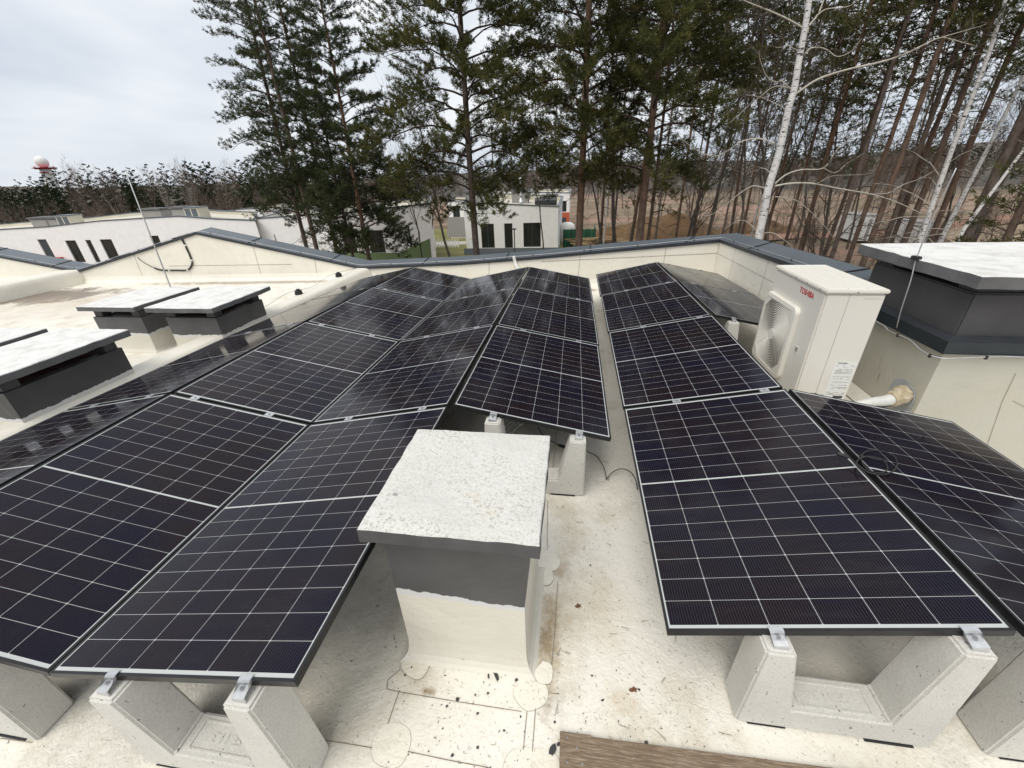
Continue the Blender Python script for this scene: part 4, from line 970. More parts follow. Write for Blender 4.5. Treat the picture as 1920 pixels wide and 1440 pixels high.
# long row at the left
Y1 = 36
wn = [(pxr(Y1, 121, 451, 162, 492), 1, None), (pxr(Y1, 159, 450, 190, 492), 0, None), (pxr(Y1, 186, 449, 226, 486), 1, None), (pxr(Y1, 280, 442, 308, 470), 0, None)]
dr = pxr(Y1, 69, 449, 108, 490)
h1, rf1, zz1 = house('n1', Y1, 10, [(-260, 452), (0, 431), (88, 426), (185, 415), (335, 406), (400, 411), (478, 414)], 'long white rendered house at the left with a grey door and tall dark windows', [w_[0] for w_ in wn] + [dr], wins=wn, skew=-7.5)
mb = MB(); mb.box(dr[0], Y1 + .1, dr[2], dr[1], Y1 + .16, dr[3]); mb.build('door', M['darkdoor'], h1, loc=(0, 0, -ZG))
q = pxr(Y1, 98, 481, 124, 492); mb = MB(); mb.box(q[0] - .1, Y1 - .8, ZG, q[1] + .4, Y1 - .25, q[3]); tag(mb.build('garden_wall', M['rred'], None, bevel=.03), 'low orange wall beside the grey door of the long white house', 'wall')
for (u, v, y, w_, d_, h_) in ((62, 424, 40, 2.0, 1.5, .9), (95, 424, 39, 1.2, 1.2, .9), (268, 408, 41, 2.4, 1.3, .9), (298, 408, 43, 2.6, 1.4, .9), (325, 407, 40, 1.6, 1.2, 1.0)):
    p = at(u, v, 'y', y); roof_box(rf1, p[0], y, p[2], w_, d_, h_).location = (0, 0, 0)
for (u, v, y) in ((112, 424, 38.5), (350, 410, 39)):
    p = at(u, v, 'y', y); roof_hatch(rf1, p[0], y, p[2], 1.6, 1.4, 1.0)
# back row behind it
Y2 = 62
house('n2', Y2, 12, [(395, 399), (450, 393), (530, 389), (640, 391), (700, 396)], 'pale house roof line behind the left pines')
# green based house
Y3 = 37
wn = [(pxr(Y3, 688, 432, 724, 474), 1, None), (pxr(Y3, 763, 424, 773, 465), 0, None), (pxr(Y3, 640, 434, 672, 476), 1, None), (pxr(Y3, 513, 440, 525, 474), 0, None), (pxr(Y3, 799, 464, 812, 478), 1, None)]
h3, rf3, zz3 = house('n3', Y3, 11, [(478, 411), (560, 405), (640, 400), (745, 389), (805, 382.5)], 'white house with a green lower storey behind the left pines', [w_[0] for w_ in wn[:4]], lower=([(560, 474), (748, 474), (806, 447), (812, 520), (560, 520)], M['rgreen']), wins=wn[:4], skew=-3.6)
for (u, v, y) in ((512, 408, 45), (588, 404, 46), (700, 396, 47), (735, 392, 48)):
    p = at(u, v, 'y', y); roof_box(rf3, p[0], y, p[2] - .3, 1.6, 1.3, 1.0)
for (u, v, y) in ((540, 404, 50), (625, 398, 52)):
    p = at(u, v, 'y', y); roof_hatch(rf3, p[0], y, p[2] - .3, 1.6, 1.4, 1.0)
p = at(703, 380, 'y', 62); mb = MB(); mb.box(p[0], 62, -1.4, p[0] + 2, 63, p[2] + .2); tag(mb.build('timber_stack', M['timber'], None), 'small orange timber box on the roof behind the pines', 'box')
# centre house
Y4 = 45
wn = [(pxr(Y4, 901, 420, 928, 465), 1, 'curtain'), (pxr(Y4, 945, 419, 962, 465), 0, None), (pxr(Y4, 981, 418, 1014, 463), 1, 'curtain')]
h4, rf4, zz4 = house('n4', Y4, 13, [(868, 380), (1047, 388)], 'white house in the centre with three tall dark windows and a silver flue', [w_[0] for w_ in wn], lower=([(870, 466), (1050, 464), (1050, 500), (870, 500)], M['rblue']), wins=wn, back_up=.25, roof_drop=.55)
q = wn[1][0]; mb = MB(); mb.box(q[0], Y4 + 1.2, q[2], q[1] + .6, Y4 + 1.25, q[3]); mb.build('interior_wall', M['interior'], h4, loc=(0, 0, -ZG))
p = at(977, 383, 'y', 51); mb = MB(); mb.lathe([(0, -.3), (.24, -.3), (.24, .5), (.17, .5), (.17, .9), (.22, .9), (.22, 1.05), (.12, 1.1), (.12, 2.6), (.2, 2.6), (.2, 2.75), (0, 2.8)], 12, (p[0], 51, p[2])); mb.build('flue', M['alu'], rf4, smooth=True)
p = at(1020, 382, 'y', 49); mb = MB(); mb.tube([(p[0] - 1.0, 49, p[2] + .25), (p[0] + 1.4, 49, p[2] + .25)], .38, 12); mb.build('roof_tank', M['copedge'], rf4)
p = at(1015, 378, 'y', 52); roof_box(rf4, p[0], 52, p[2] - .2, 1.8, 1.3, .9)
p = at(873, 378, 'y', 50); roof_box(rf4, p[0], 50, p[2] - .2, 1.8, 1.4, 1.3)
p = at(960, 378, 'y', 53); roof_box(rf4, p[0], 53, p[2] - .2, 2.0, 1.3, 1.5)
# orange garage house, little white, grey one
Y5 = 64
wn = [(pxr(Y5, 1047, 377, 1062, 397), 1, None)]; dr5 = pxr(Y5, 1046, 408, 1061, 428)
h5 = house('n5', Y5, 12, [(984, 361), (1068, 362)], 'white house with an orange ground floor and dark garage door behind the centre house', [w_[0] for w_ in wn], lower=([(1040, 398), (1068, 398), (1068, 430), (1040, 430)], M['rred']), wins=wn)
mb = MB(); mb.box(dr5[0], Y5 - .07, dr5[2], dr5[1], Y5 - .034, dr5[3]); mb.build('garage_door', M['darkdoor'], h5[0], loc=(0, 0, -ZG))
Y6 = 58
wn = [(pxr(Y6, 848, 386, 863, 407), 1, None)]
house('n6', Y6, 12, [(839, 378), (900, 380)], 'white and grey house left of the centre house, half hidden by pine trunks', [w_[0] for w_ in wn], lower=([(839, 407), (900, 407), (900, 445), (839, 445)], M['rgrey']), wins=wn, skew=-2.5)
house('n7', 95, 12, [(915, 363.5), (934, 363), (960, 364)], 'small far white house end above the centre house roof')

# site things
p0, p1 = at(1582, 450, 'y', 50), at(1634, 450, 'y', 50)
def container(x0, x1, y, h, d, label, c):
    r = tag(empty('site_container', ((x0 + x1) / 2, y, ZG)), label, 'container'); w_ = (x1 - x0) / 2
    mb = MB(); mb.box(-w_, 0, .25, w_, d, h)
    for i in range(14): mb.box(-w_ + .12 + i * (2 * w_ - .3) / 14, -.03, .4, -w_ + .12 + i * (2 * w_ - .3) / 14 + .12, -.001, h - .15)
    mb.build('shell', c, r); mb = MB(); mb.box(-w_ - .04, -.06, h, w_ + .04, d + .04, h + .1); mb.build('roof', M['rgrey'], r)
    mb = MB(); mb.box(-w_ * .1, -.045, .35, w_ * .18, -.032, h - .3); mb.build('door', M['rgrey'], r)
    mb = MB()
    for sx in (-w_ + .1, w_ - .4):
        for sy in (.1, d - .4): mb.box(sx, sy, 0, sx + .3, sy + .3, .249)
    mb.each('footing', M['conc'], r)
M['wcont'] = simple('container_paint', (.80, .81, .79), (.70, .71, .68), 1, .6)
container(p0[0] + .6, p1[0], 49.5, 2.7, 3.5, 'white site container standing among the pine trunks on the building site', M['wcont'])
p0, p1 = at(1690, 455, 'y', 44), at(1728, 455, 'y', 44); container(p0[0] + .8, p1[0] + .6, 44, 2.6, 3, 'pale site container half hidden by pine foliage near the birches', M['wcont'])
# green mesh enclosure + snow coloured tank
M['gmesh'] = simple('green_screen', (.02, .10, .055), (.03, .13, .07), 3, .8)
p0, p1 = at(1056, 451, 'y', 49), at(1116, 450, 'y', 49); r = tag(empty('screen_fence', (p0[0], 49, ZG)), 'green mesh screen fence right of the centre house', 'fence'); w_ = p1[0] - p0[0]
mb = MB(); n_ = 60; mb.add([(w_ * i / n_, .06 * math.sin(i * .9), z) for z in (.05, 2.0) for i in range(n_ + 1)], [(i, i + 1, n_ + 2 + i, n_ + 1 + i) for i in range(n_)]); mb.add([(w_, 5 * i / 20, z) for z in (.05, 2.0) for i in range(21)], [(i, i + 1, 22 + i, 21 + i) for i in range(20)]); mb.build('mesh_sheet', M['gmesh'], r)
for x in np.linspace(0, w_, 5): mb = MB(); mb.tube([(x, -.08, 0), (x, -.08, 2.1)], .04, 6); mb.build('post', M['wframe'], r)
p = at(1064, 426, 'y', 53); mb = MB(); mb.lathe([(0, 1.0), (.5, .95), (.85, .7), (.95, .3), (.95, -1.8), (.9, -2)], 16, (p[0], 53, p[2] - .4)); tag(mb.build('water_tank', M['slabtop'], None, smooth=True), 'round white tank behind the green mesh fence', 'tank')
# lamp post in front of the centre house
p = at(965, 460, 'y', 40); r = tag(empty('street_lamp', (p[0], 40, ZG)), 'thin dark lamp post in front of the centre house', 'lamp'); zt = at(965, 430, 'y', 40)[2] - ZG
mb = MB(); mb.tube([(0, 0, 0), (0, 0, zt)], .05, 8); mb.build('post', M['wframe'], r); mb = MB(); mb.lathe([(0, zt + .12), (.2, zt + .08), (.24, zt), (.1, zt - .05), (0, zt - .05)], 12); mb.build('lamp_head', M['wframe'], r)
# picket fence on the lawn and utility box
p0, p1 = at(812, 462, 'y', 52), at(868, 460, 'y', 52); r = tag(empty('picket_fence', (p0[0], 50, ZG)), 'low white picket fence on the lawn left of the centre house', 'fence'); mb = MB(); w_ = p1[0] - p0[0]
mb.box(0, 0, .25, w_, .05, .33); mb.box(0, 0, .7, w_, .05, .78); mb.each('rail', M['rwhite'], r); mb = MB()
for x in np.arange(0, w_, .35): mb.box(x, -.03, .05, x + .12, -.002, 1.0)
mb.each('picket', M['rwhite'], r)
# lath fence and debris on the site
r = tag(empty('lath_fence', (10.5, 20, ZG)), 'fence of thin pale stakes beside the pine trunks below the coping', 'fence'); mb = MB(); lr = random.Random(8)
for i in range(46):
    x = i * .13; h = 3.9 + lr.uniform(-.25, .2) + .0; mb.box(x, .1 * math.sin(i), 0, x + .045, .1 * math.sin(i) + .03, h)
mb.each('stake', M['timber'], r)
mb = MB(); mb.box(-.1, .12, 3.0, 6.1, .16, 3.1); mb.build('rail', M['timber'], r)
def pile(name, u, v, y, n_, L_, label, cat, mt, hh=.6):
    p = at(u, v, 'y', y); mb = MB(); q_ = random.Random(u)
    for i in range(n_):
        x, yy, z = q_.uniform(-L_ * .5, L_ * .5), q_.uniform(-.8, .8), q_.uniform(0, hh); a = q_.uniform(-.4, .4); l_ = q_.uniform(.5, 1) * L_ * .5
        d = np.array([math.cos(a), math.sin(a), q_.uniform(-.08, .08)]) * l_; c = np.array([p[0] + x, y + yy, ZG + z + .1]); s_ = np.array([0, .1, 0]); t_ = np.array([0, 0, .05])
        mb.add([c - d - s_ - t_, c + d - s_ - t_, c + d + s_ - t_, c - d + s_ - t_, c - d - s_ + t_, c + d - s_ + t_, c + d + s_ + t_, c - d + s_ + t_], [(0, 3, 2, 1), (4, 5, 6, 7), (0, 1, 5, 4), (1, 2, 6, 5), (2, 3, 7, 6), (3, 0, 4, 7)])
    tag(mb.build(name, mt, None), label, cat)
pile('timber_pile', 1122, 445, 48, 40, 4, 'heap of broken pallets and boards right of the green fence', 'timber pile', M['timber'], 1.1)
pile('timber_pile', 1345, 425, 50, 14, 4.5, 'neat stack of pale boards on the cleared ground among the trunks', 'timber pile', M['timber'], .7)
pile('timber_pile', 1545, 462, 34, 24, 4.5, 'scattered pale planks by the stake fence under the pines', 'timber pile', M['timber'], .7)
def mound(u, v, y, rx, ry, h, label):
    p = at(u, v, 'y', y); mb = MB(); n_ = 26; vs = []; q_ = np.random.default_rng(u)
    ph = q_.uniform(0, 6, 4)
    for j in range(n_ + 1):
        for i in range(n_ + 1):
            x, yy = (i / n_ - .5) * 2, (j / n_ - .5) * 2; d = x * x + yy * yy
            z = h * max(0, 1 - d) ** .8 * (1 + .35 * math.sin(x * 5 + ph[0]) * math.sin(yy * 4 + ph[1])) + q_.normal() * .06 * (d < 1)
            vs.append((p[0] + x * rx, y + yy * ry, ZG - .1 + z))
    mb.add(vs, [(j * (n_ + 1) + i, j * (n_ + 1) + i + 1, (j + 1) * (n_ + 1) + i + 1, (j + 1) * (n_ + 1) + i) for j in range(n_) for i in range(n_)])
    tag(mb.build('earth_mound', M['mound'], None, smooth=True), label, 'mound')
M['mound'] = simple('dug_earth', (.26, .155, .075), (.16, .10, .055), .9, .95, 0, 1, .3, (.35, .65), 8)
mound(1150, 418, 56, 3.5, 2.5, 1.4, 'low brown heap of earth behind the green fence')
mound(1250, 425, 58, 7, 4, 2.3, 'large orange brown heap of dug earth between the pine trunks')
mound(1420, 430, 60, 5, 3, 1.2, 'low earth heap behind the big birch')
# radome
p = at(78, 304, 'y', 120); r = tag(empty('radar_tower', (p[0], 120, ZG)), 'white radar dome on a red railed tower above the far woods', 'radar tower'); zc = p[2] - ZG
mb = MB(); mb.lathe([(1.6 * math.sin(math.pi * k / 14) if k else .01, -1.65 * math.cos(math.pi * k / 14)) for k in range(15)], 24, (0, 0, zc)); mb.build('dome', M['slabtop'], r, smooth=True)
mb = MB(); mb.lathe([(.1, zc - 1.65), (2.3, zc - 1.65), (2.3, zc - 1.9), (.1, zc - 1.9)], 12); mb.lathe([(3.05, zc - 1.7), (2.3, zc - 1.6), (3.05, zc - 1.5)], 12)
for k in range(12): a = k * math.pi / 6; mb.tube([(2.25 * math.cos(a), 2.25 * math.sin(a), zc - 1.8), (2.25 * math.cos(a), 2.25 * math.sin(a), zc - 1.05)], .08, 4)
mb.lathe([(1.5, zc - 2.8), (1.8, zc - 2.8), (1.8, zc - 3.0), (1.5, zc - 3.0)], 12); mb.build('deck', M['red'], r)
mb = MB(); mb.lathe([(1.4, 0), (1.4, zc - 1.9)], 12)
mb.tube([(2.0, 0, zc - 3.2), (2.0, 0, zc - 2.5)], .8, 10); mb.build('shaft', M['slabtop'], r)

# ================================================================== trees
def mesh_np(name, V, Q=None, T=None):
    me = bpy.data.meshes.new(name); V = np.asarray(V, np.float32); nq = 0 if Q is None else len(Q); ntr = 0 if T is None else len(T)
    me.vertices.add(len(V)); me.vertices.foreach_set('co', V.ravel()); loops = []
    if nq: loops.append(np.asarray(Q, np.int32).ravel())
    if ntr: loops.append(np.asarray(T, np.int32).ravel())
    lp = np.concatenate(loops); me.loops.add(len(lp)); me.loops.foreach_set('vertex_index', lp)
    me.polygons.add(nq + ntr); st = np.concatenate([np.arange(nq) * 4, nq * 4 + np.arange(ntr) * 3]).astype(np.int32)
    me.polygons.foreach_set('loop_start', st); me.update(calc_edges=True); return me
class Tubes:
    def __init__(s): s.V = []; s.Q = []; s.n = 0
    def add(s, P, r, k=5):
        P = np.asarray(P, float); m_ = len(P); r = np.broadcast_to(np.asarray(r, float), (m_,))
        t = np.gradient(P, axis=0); t /= np.linalg.norm(t, axis=1)[:, None] + 1e-9
        ref = np.where(np.abs(t[:, 2:3]) > .9, np.array([[1., .1, 0]]), np.array([[.1, .2, 1.]]))
        a = np.cross(t, ref); a /= np.linalg.norm(a, axis=1)[:, None]; b_ = np.cross(t, a)
        an = np.arange(k) * 2 * np.pi / k
        V = P[:, None, :] + r[:, None, None] * (a[:, None, :] * np.cos(an)[None, :, None] + b_[:, None, :] * np.sin(an)[None, :, None])
        i = np.arange(m_ - 1)[:, None] * k; j = np.arange(k)[None, :]; jn = (j + 1) % k
        s.V.append(V.reshape(-1, 3)); s.Q.append((np.stack([i + j, i + jn, i + k + jn, i + k + j], -1).reshape(-1, 4)) + s.n); s.n += m_ * k
    def mesh(s, name): return mesh_np(name, np.concatenate(s.V), np.concatenate(s.Q))
def merged(name, *ts):
    V, Q, MI, o = [], [], [], 0
    for i, t in enumerate(ts):
        if not t.V: continue
        v = np.concatenate(t.V); q = np.concatenate(t.Q); V.append(v); Q.append(q + o); MI.append(np.full(len(q), i, np.int32)); o += len(v)
    me = mesh_np(name, np.concatenate(V), np.concatenate(Q)); me.polygons.foreach_set('material_index', np.concatenate(MI)); return me
def unit(v): return v / (np.linalg.norm(v, axis=-1, keepdims=True) + 1e-9)
def pine_mats():
    m_, nt, b = mat('pine_bark'); co = N(nt, 'ShaderNodeTexCoord').outputs['Object']; s = N(nt, 'ShaderNodeSeparateXYZ'); nt.links.new(co, s.inputs[0])
    hi = ramp(nt, noise(nt, 9, 5, .7, vec=co, stretch=(1, 1, .35)), [(.35, (.095, .058, .038)), (.55, (.22, .125, .074)), (.7, (.32, .20, .125))])
    lo = ramp(nt, noise(nt, 9, 5, .7, vec=co, stretch=(1, 1, .3)), [(.35, (.055, .044, .037)), (.6, (.14, .112, .094)), (.75, (.21, .18, .155))])
    f = ramp(nt, mth(nt, 'ADD', mth(nt, 'MULTIPLY', s.outputs[2], .09), mth(nt, 'MULTIPLY', noise(nt, 1.2, 3, vec=co), .3)), [(.35, 0.), (.75, 1.)])
    oi = N(nt, 'ShaderNodeObjectInfo').outputs['Random']
    bk = mix(nt, mth(nt, 'MULTIPLY', f, ramp(nt, oi, [(.2, .12), (.9, 1.)])), lo, hi)
    nt.links.new(bk, b.inputs['Base Color']); b.inputs['Roughness'].default_value = .95; bump(nt, b, noise(nt, 22, 5, .7, vec=co, stretch=(1, 1, .3)), 1, .04)
    M['bark'] = m_
    M['branch'] = simple('pine_branch', (.075, .050, .036), (.045, .032, .025), 4, .95)
    def needles(name, a, b2, c):
        m_, nt, b = mat(name); g = N(nt, 'ShaderNodeNewGeometry').outputs['Position']
        col = ramp(nt, noise(nt, 1.1, 4, .6, vec=g), [(.35, a), (.52, b2), (.7, c)]); col = mix(nt, mth(nt, 'MULTIPLY', noise(nt, 14, 2, vec=g), .5), col, tuple(x * .5 for x in a))
        nt.links.new(col, b.inputs['Base Color']); b.inputs['Roughness'].default_value = .65; b.inputs['Specular IOR Level'].default_value = .25
        tr_ = N(nt, 'ShaderNodeBsdfTranslucent'); nt.links.new(col, tr_.inputs[0]); ms = N(nt, 'ShaderNodeMixShader'); ms.inputs[0].default_value = .38; nt.links.new(b.outputs[0], ms.inputs[1]); nt.links.new(tr_.outputs[0], ms.inputs[2]); nt.links.new(ms.outputs[0], nt.nodes['Material Output'].inputs[0]); return m_
    M['needle'] = needles('pine_needles', (.055, .068, .022), (.115, .120, .036), (.22, .20, .062))
    M['needle_far'] = simple('far_pine_needles', (.013, .021, .012), (.034, .042, .020), .35, 1.0, 0, 0, .01, (.35, .65), 6); M['needle_far'].node_tree.nodes['Principled BSDF'].inputs['Specular IOR Level'].default_value = 0
    M['needle_d'] = needles('dark_pine_needles', (.036, .052, .024), (.072, .092, .036), (.13, .145, .055))
pine_mats()
M['greybark'] = simple('grey_bark', (.13, .105, .085), (.075, .062, .052), 3, .95, 0, .8, .02)
M['brownbark'] = simple('brown_twig', (.17, .125, .10), (.115, .085, .068), 2, .95)
M['paletwig'] = simple('pale_twig', (.30, .27, .23), (.20, .17, .145), 2, .9)
def birchmat():
    m_, nt, b = mat('birch_bark'); co = N(nt, 'ShaderNodeTexCoord').outputs['Object']
    w_ = ramp(nt, noise(nt, 3, 4, vec=co), [(.35, (.62, .61, .60)), (.7, (.72, .70, .67))])
    d1 = ramp(nt, noise(nt, 4.5, 5, .75, vec=co, stretch=(1, 1, 3.0)), [(.57, 0.), (.60, 1.)])
    d2 = ramp(nt, noise(nt, 16, 3, .6, vec=co, stretch=(.6, .6, 3.5)), [(.60, 0.), (.64, 1.)])
    col = mix(nt, mth(nt, 'MULTIPLY', d2, .75), w_, (.10, .09, .085)); col = mix(nt, d1, col, (.03, .027, .026))
    nt.links.new(col, b.inputs['Base Color']); b.inputs['Roughness'].default_value = .75; bump(nt, b, noise(nt, 20, 4, vec=co), .4, .01); M['birch'] = m_
birchmat()
def make_pine(seed, H, r0, c0, reach, nl, blades=6, bl=(.09, .15), bw=.024, tstep=.16, bend=.3, dead=10, shape='cone', lean=(0, 0), tk=8, secs=10, tipup=.5, onesided=None, dense=1.0):
    """trunk path with limbs and a crown of needle tufts; c0 crown start fraction; reach max limb length"""
    g_ = np.random.default_rng(seed); T = Tubes(); zt = np.linspace(0, 1, 14)
    ph = g_.uniform(0, 6, 2)
    path = np.stack([lean[0] * zt + bend * .35 * np.sin(zt * 5 + ph[0]) * zt, lean[1] * zt + bend * .35 * np.sin(zt * 4 + ph[1]) * zt, H * zt], 1)
    rad = r0 * (1 - zt) ** .75 * .92 + .02; rad[0] *= 1.25
    T.add(path, rad, tk); B = Tubes(); tp = []; td = []
    def tr(t): return np.array([np.interp(t, zt, path[:, i]) for i in range(3)]), np.interp(t, zt, rad)
    az = g_.uniform(0, 6.28)
    for i in range(nl):
        t = c0 + (1 - c0) * ((i + g_.uniform(-.3, .3)) / nl); t = min(max(t, c0 * .9), .99); s_ = (t - c0) / (1 - c0)
        az += 2.4 + g_.uniform(-.5, .5)
        if shape == 'cone': Rr = reach * (1 - s_) ** .6 * min(1, .55 + s_ * 3.2)
        elif shape == 'flat': Rr = reach * min(1, .5 + s_ * 3) * (1 - s_ ** 3.0) + .35
        else: Rr = reach * math.sin(math.pi * min(1, .12 + s_ * .85)) ** .6
        Lb = max(.4, Rr * g_.uniform(.6, 1.12))
        if onesided is not None: Lb *= .65 + .35 * math.cos(az - onesided)
        p0, rt = tr(t); d = np.array([math.cos(az), math.sin(az), 0]); rise = -.12 + .75 * s_ ** 1.3 + g_.uniform(-.12, .12)
        u = np.linspace(0, 1, 7)[:, None]; side = np.array([-d[1], d[0], 0]) * g_.uniform(-.18, .18)
        droop = (1 - s_) * .22
        P = p0 + Lb * (u * d + side * u ** 2 + np.array([0, 0, 1.]) * (rise * u + .20 * np.sin(u * np.pi) * (1 - s_) - droop * u ** 2 + tipup * .22 * u ** 3)) + g_.normal(0, .03 * Lb, (7, 3)) * u * .6
        B.add(P, np.linspace(min(rt * .42, .012 + .014 * Lb), .006, 7), 4)
        ns = max(3, int(secs * Lb / 3 + 2)); us = np.linspace(.22 + .12 * (1 - s_), 1, ns)
        for k, uu in enumerate(us):
            q_ = np.array([np.interp(uu, u[:, 0], P[:, j]) for j in range(3)]); sg = 1 if k % 2 else -1
            ang = sg * g_.uniform(.45, 1.0) if uu < .97 else 0; c_, s2 = math.cos(ang), math.sin(ang); dd = np.array([d[0] * c_ - d[1] * s2, d[0] * s2 + d[1] * c_, g_.uniform(-.05, .42)]); dd = unit(dd)
            ls = Lb * g_.uniform(.20, .40) * (1.15 - uu * .55) + .12
            v = np.linspace(0, 1, 4)[:, None]; S = q_ + ls * (v * dd + np.array([0, 0, .22]) * v ** 2); B.add(S, np.linspace(.009, .004, 4), 3)
            nt_ = max(2, int(ls / tstep * dense) + 1)
            for w_ in np.linspace(.30, 1.0, nt_):
                q2 = q_ + ls * (w_ * dd + np.array([0, 0, .22 * w_ * w_])) + g_.normal(0, .05, 3); tp.append(q2); td.append(unit(dd + g_.normal(0, .45, 3) + np.array([0, 0, .45])))
    for i in range(dead):
        t = g_.uniform(.12, c0 + .1); p0, rt = tr(t); a = g_.uniform(0, 6.28); Lb = g_.uniform(.3, reach * .5); d = np.array([math.cos(a), math.sin(a), g_.uniform(-.35, .25)])
        u = np.linspace(0, 1, 5)[:, None]; P = p0 + Lb * (u * d - np.array([0, 0, .25]) * u ** 2) + g_.normal(0, .05, (5, 3)) * u; B.add(P, np.linspace(.022, .004, 5), 4)
        for k in range(4):
            q_ = P[1 + k % 4]; B.add(np.stack([q_, q_ + unit(d + g_.normal(0, .7, 3)) * Lb * .3]), [.007, .003], 3)
    tp, td = np.array(tp), np.array(td); n = len(tp)
    D = unit(np.repeat(td, blades, 0) + g_.normal(0, .62, (n * blades, 3))); Pp = np.repeat(tp, blades, 0) + g_.normal(0, .03, (n * blades, 3)); ln = g_.uniform(bl[0], bl[1], (n * blades, 1))
    S = unit(np.cross(D, g_.normal(0, 1, D.shape))) * (bw * g_.uniform(.7, 1.3, (n * blades, 1)))
    A = Pp - S * .5; Bv = Pp + S * .5; Cc = Pp + D * ln + S * .25; Dd = Pp + D * ln - S * .25; V = np.stack([A, Bv, Cc, Dd], 1).reshape(-1, 3)
    Qd = np.arange(n * blades * 4).reshape(-1, 4)
    return merged('trunk', T, B), mesh_np('crown', V, Qd)
def pine_obj(meshes, loc, rz=0, sc=1, label='', group=None, nm='needle', name='pine_tree'):
    r = empty(name, loc, rz); r.scale = (sc, sc, sc); tag(r, label, 'tree', group)
    link('trunk', meshes[0], [M['bark'], M['branch']], r); c_ = link('crown', meshes[1], None, r)
    if not meshes[1].materials: meshes[1].materials.append(M[nm])
    c_.material_slots[0].link = 'OBJECT'; c_.material_slots[0].material = M[nm]
    return r
# --- individually placed pines:  photo base line, real depth
def xat(u, v, y): return at(u, v, 'y', y)[0]
K = dict(bl=(.09, .17), bw=.026, tstep=.115)
xs_ = [  # name, u, v, depth, H, r0, crown0, reach, nl, shape, kwargs, label
    (572, 455, 29, 25, .16, .22, 4.2, 96, 'cone', dict(K, blades=10, secs=14, dead=12, lean=(.2, 0), onesided=math.pi), 'tall thin pine, leftmost of the group in front of the white houses'),
    (590, 452, 27.5, 26, .17, .28, 3.0, 84, 'cone', dict(K, blades=10, secs=13, dead=10), 'thin straight pine second from the left in the left group'),
    (622, 430, 31, 24, .17, .17, 3.5, 92, 'cone', dict(K, blades=10, secs=15, dead=12), 'pine in the middle of the left group, its crown starting low'),
    (655, 450, 32, 18.5, .13, .24, 2.6, 56, 'cone', dict(K, blades=9, secs=14, dead=8), 'slender dark pine behind the densest tree of the left group'),
    (690, 472, 27, 19.5, .17, .17, 4.5, 100, 'cone', dict(K, blades=10, secs=17, dead=4, dense=1.3), 'dense dark pine at the right of the left group, boughs sweeping low'),
    (893, 465, 24, 25, .21, .24, 4.8, 92, 'flat', dict(K, blades=9, secs=17, dead=10, dense=1.25, tipup=.2), 'big pine with wide layered boughs standing before the centre house'),
    (1085, 455, 22, 26, .21, .28, 4.0, 82, 'flat', dict(K, blades=9, secs=17, dead=10, dense=1.3), 'orange barked pine right of the centre house'),
    (1200, 445, 21, 26, .21, .27, 3.9, 86, 'flat', dict(K, blades=9, secs=17, dead=8, dense=1.4), 'thick orange barked pine nearest the coping corner'),
    (1216, 440, 23, 17, .10, .32, 1.9, 26, 'round', dict(K, blades=6, dead=8), 'thin reddish pine just right of the thick orange one'),
    (1561, 478, 22, 25, .105, .46, 2.4, 40, 'flat', dict(K, blades=7, dead=30), 'brown pine trunk right of the big birch'),
    (1590, 487, 22.5, 25, .105, .48, 2.4, 38, 'flat', dict(K, blades=7, dead=30), 'dark pine trunk in front of the white container'),
    (1616, 498, 21, 25, .125, .46, 2.8, 42, 'flat', dict(K, blades=7, dead=32), 'orange brown pine passing right of the white container'),
    (1657, 457, 22, 25, .12, .45, 2.8, 42, 'flat', dict(K, blades=7, dead=32), 'reddish pine behind the left end of the white slab'),
    (1692, 461, 22, 25, .135, .44, 2.8, 42, 'flat', dict(K, blades=7, dead=32), 'dark leaning pine left of the three birches'),
    (1749, 441, 23, 25, .12, .46, 2.8, 40, 'flat', dict(K, blades=7, dead=30), 'grey dark pine between the first and second right birches'),
    (1804, 463, 20, 24, .19, .40, 2.6, 42, 'round', dict(K, blades=8, secs=11, dead=8), 'thick orange pine beside the rightmost birch'),
    (1883, 470, 15, 9, .17, .25, 1.6, 34, 'cone', dict(K, blades=8, secs=11, dead=4, dense=1.3), 'young green pine at the right edge above the white slab'),
    (1500, 470, 27, 25, .125, .42, 2.8, 42, 'flat', dict(K, blades=7, dead=30), 'dark pine just behind the big birch'),
]
for i, (u, v, y, H, r0, c0, rc, nl, shp, kw, lab) in enumerate(xs_):
    ms = make_pine(100 + i, H, r0, c0, rc, nl, shape=shp, **kw)
    pine_obj(ms, (xat(u, v, y), y, ZG), 0, 1, lab, nm='needle_d' if i < 5 else 'needle')
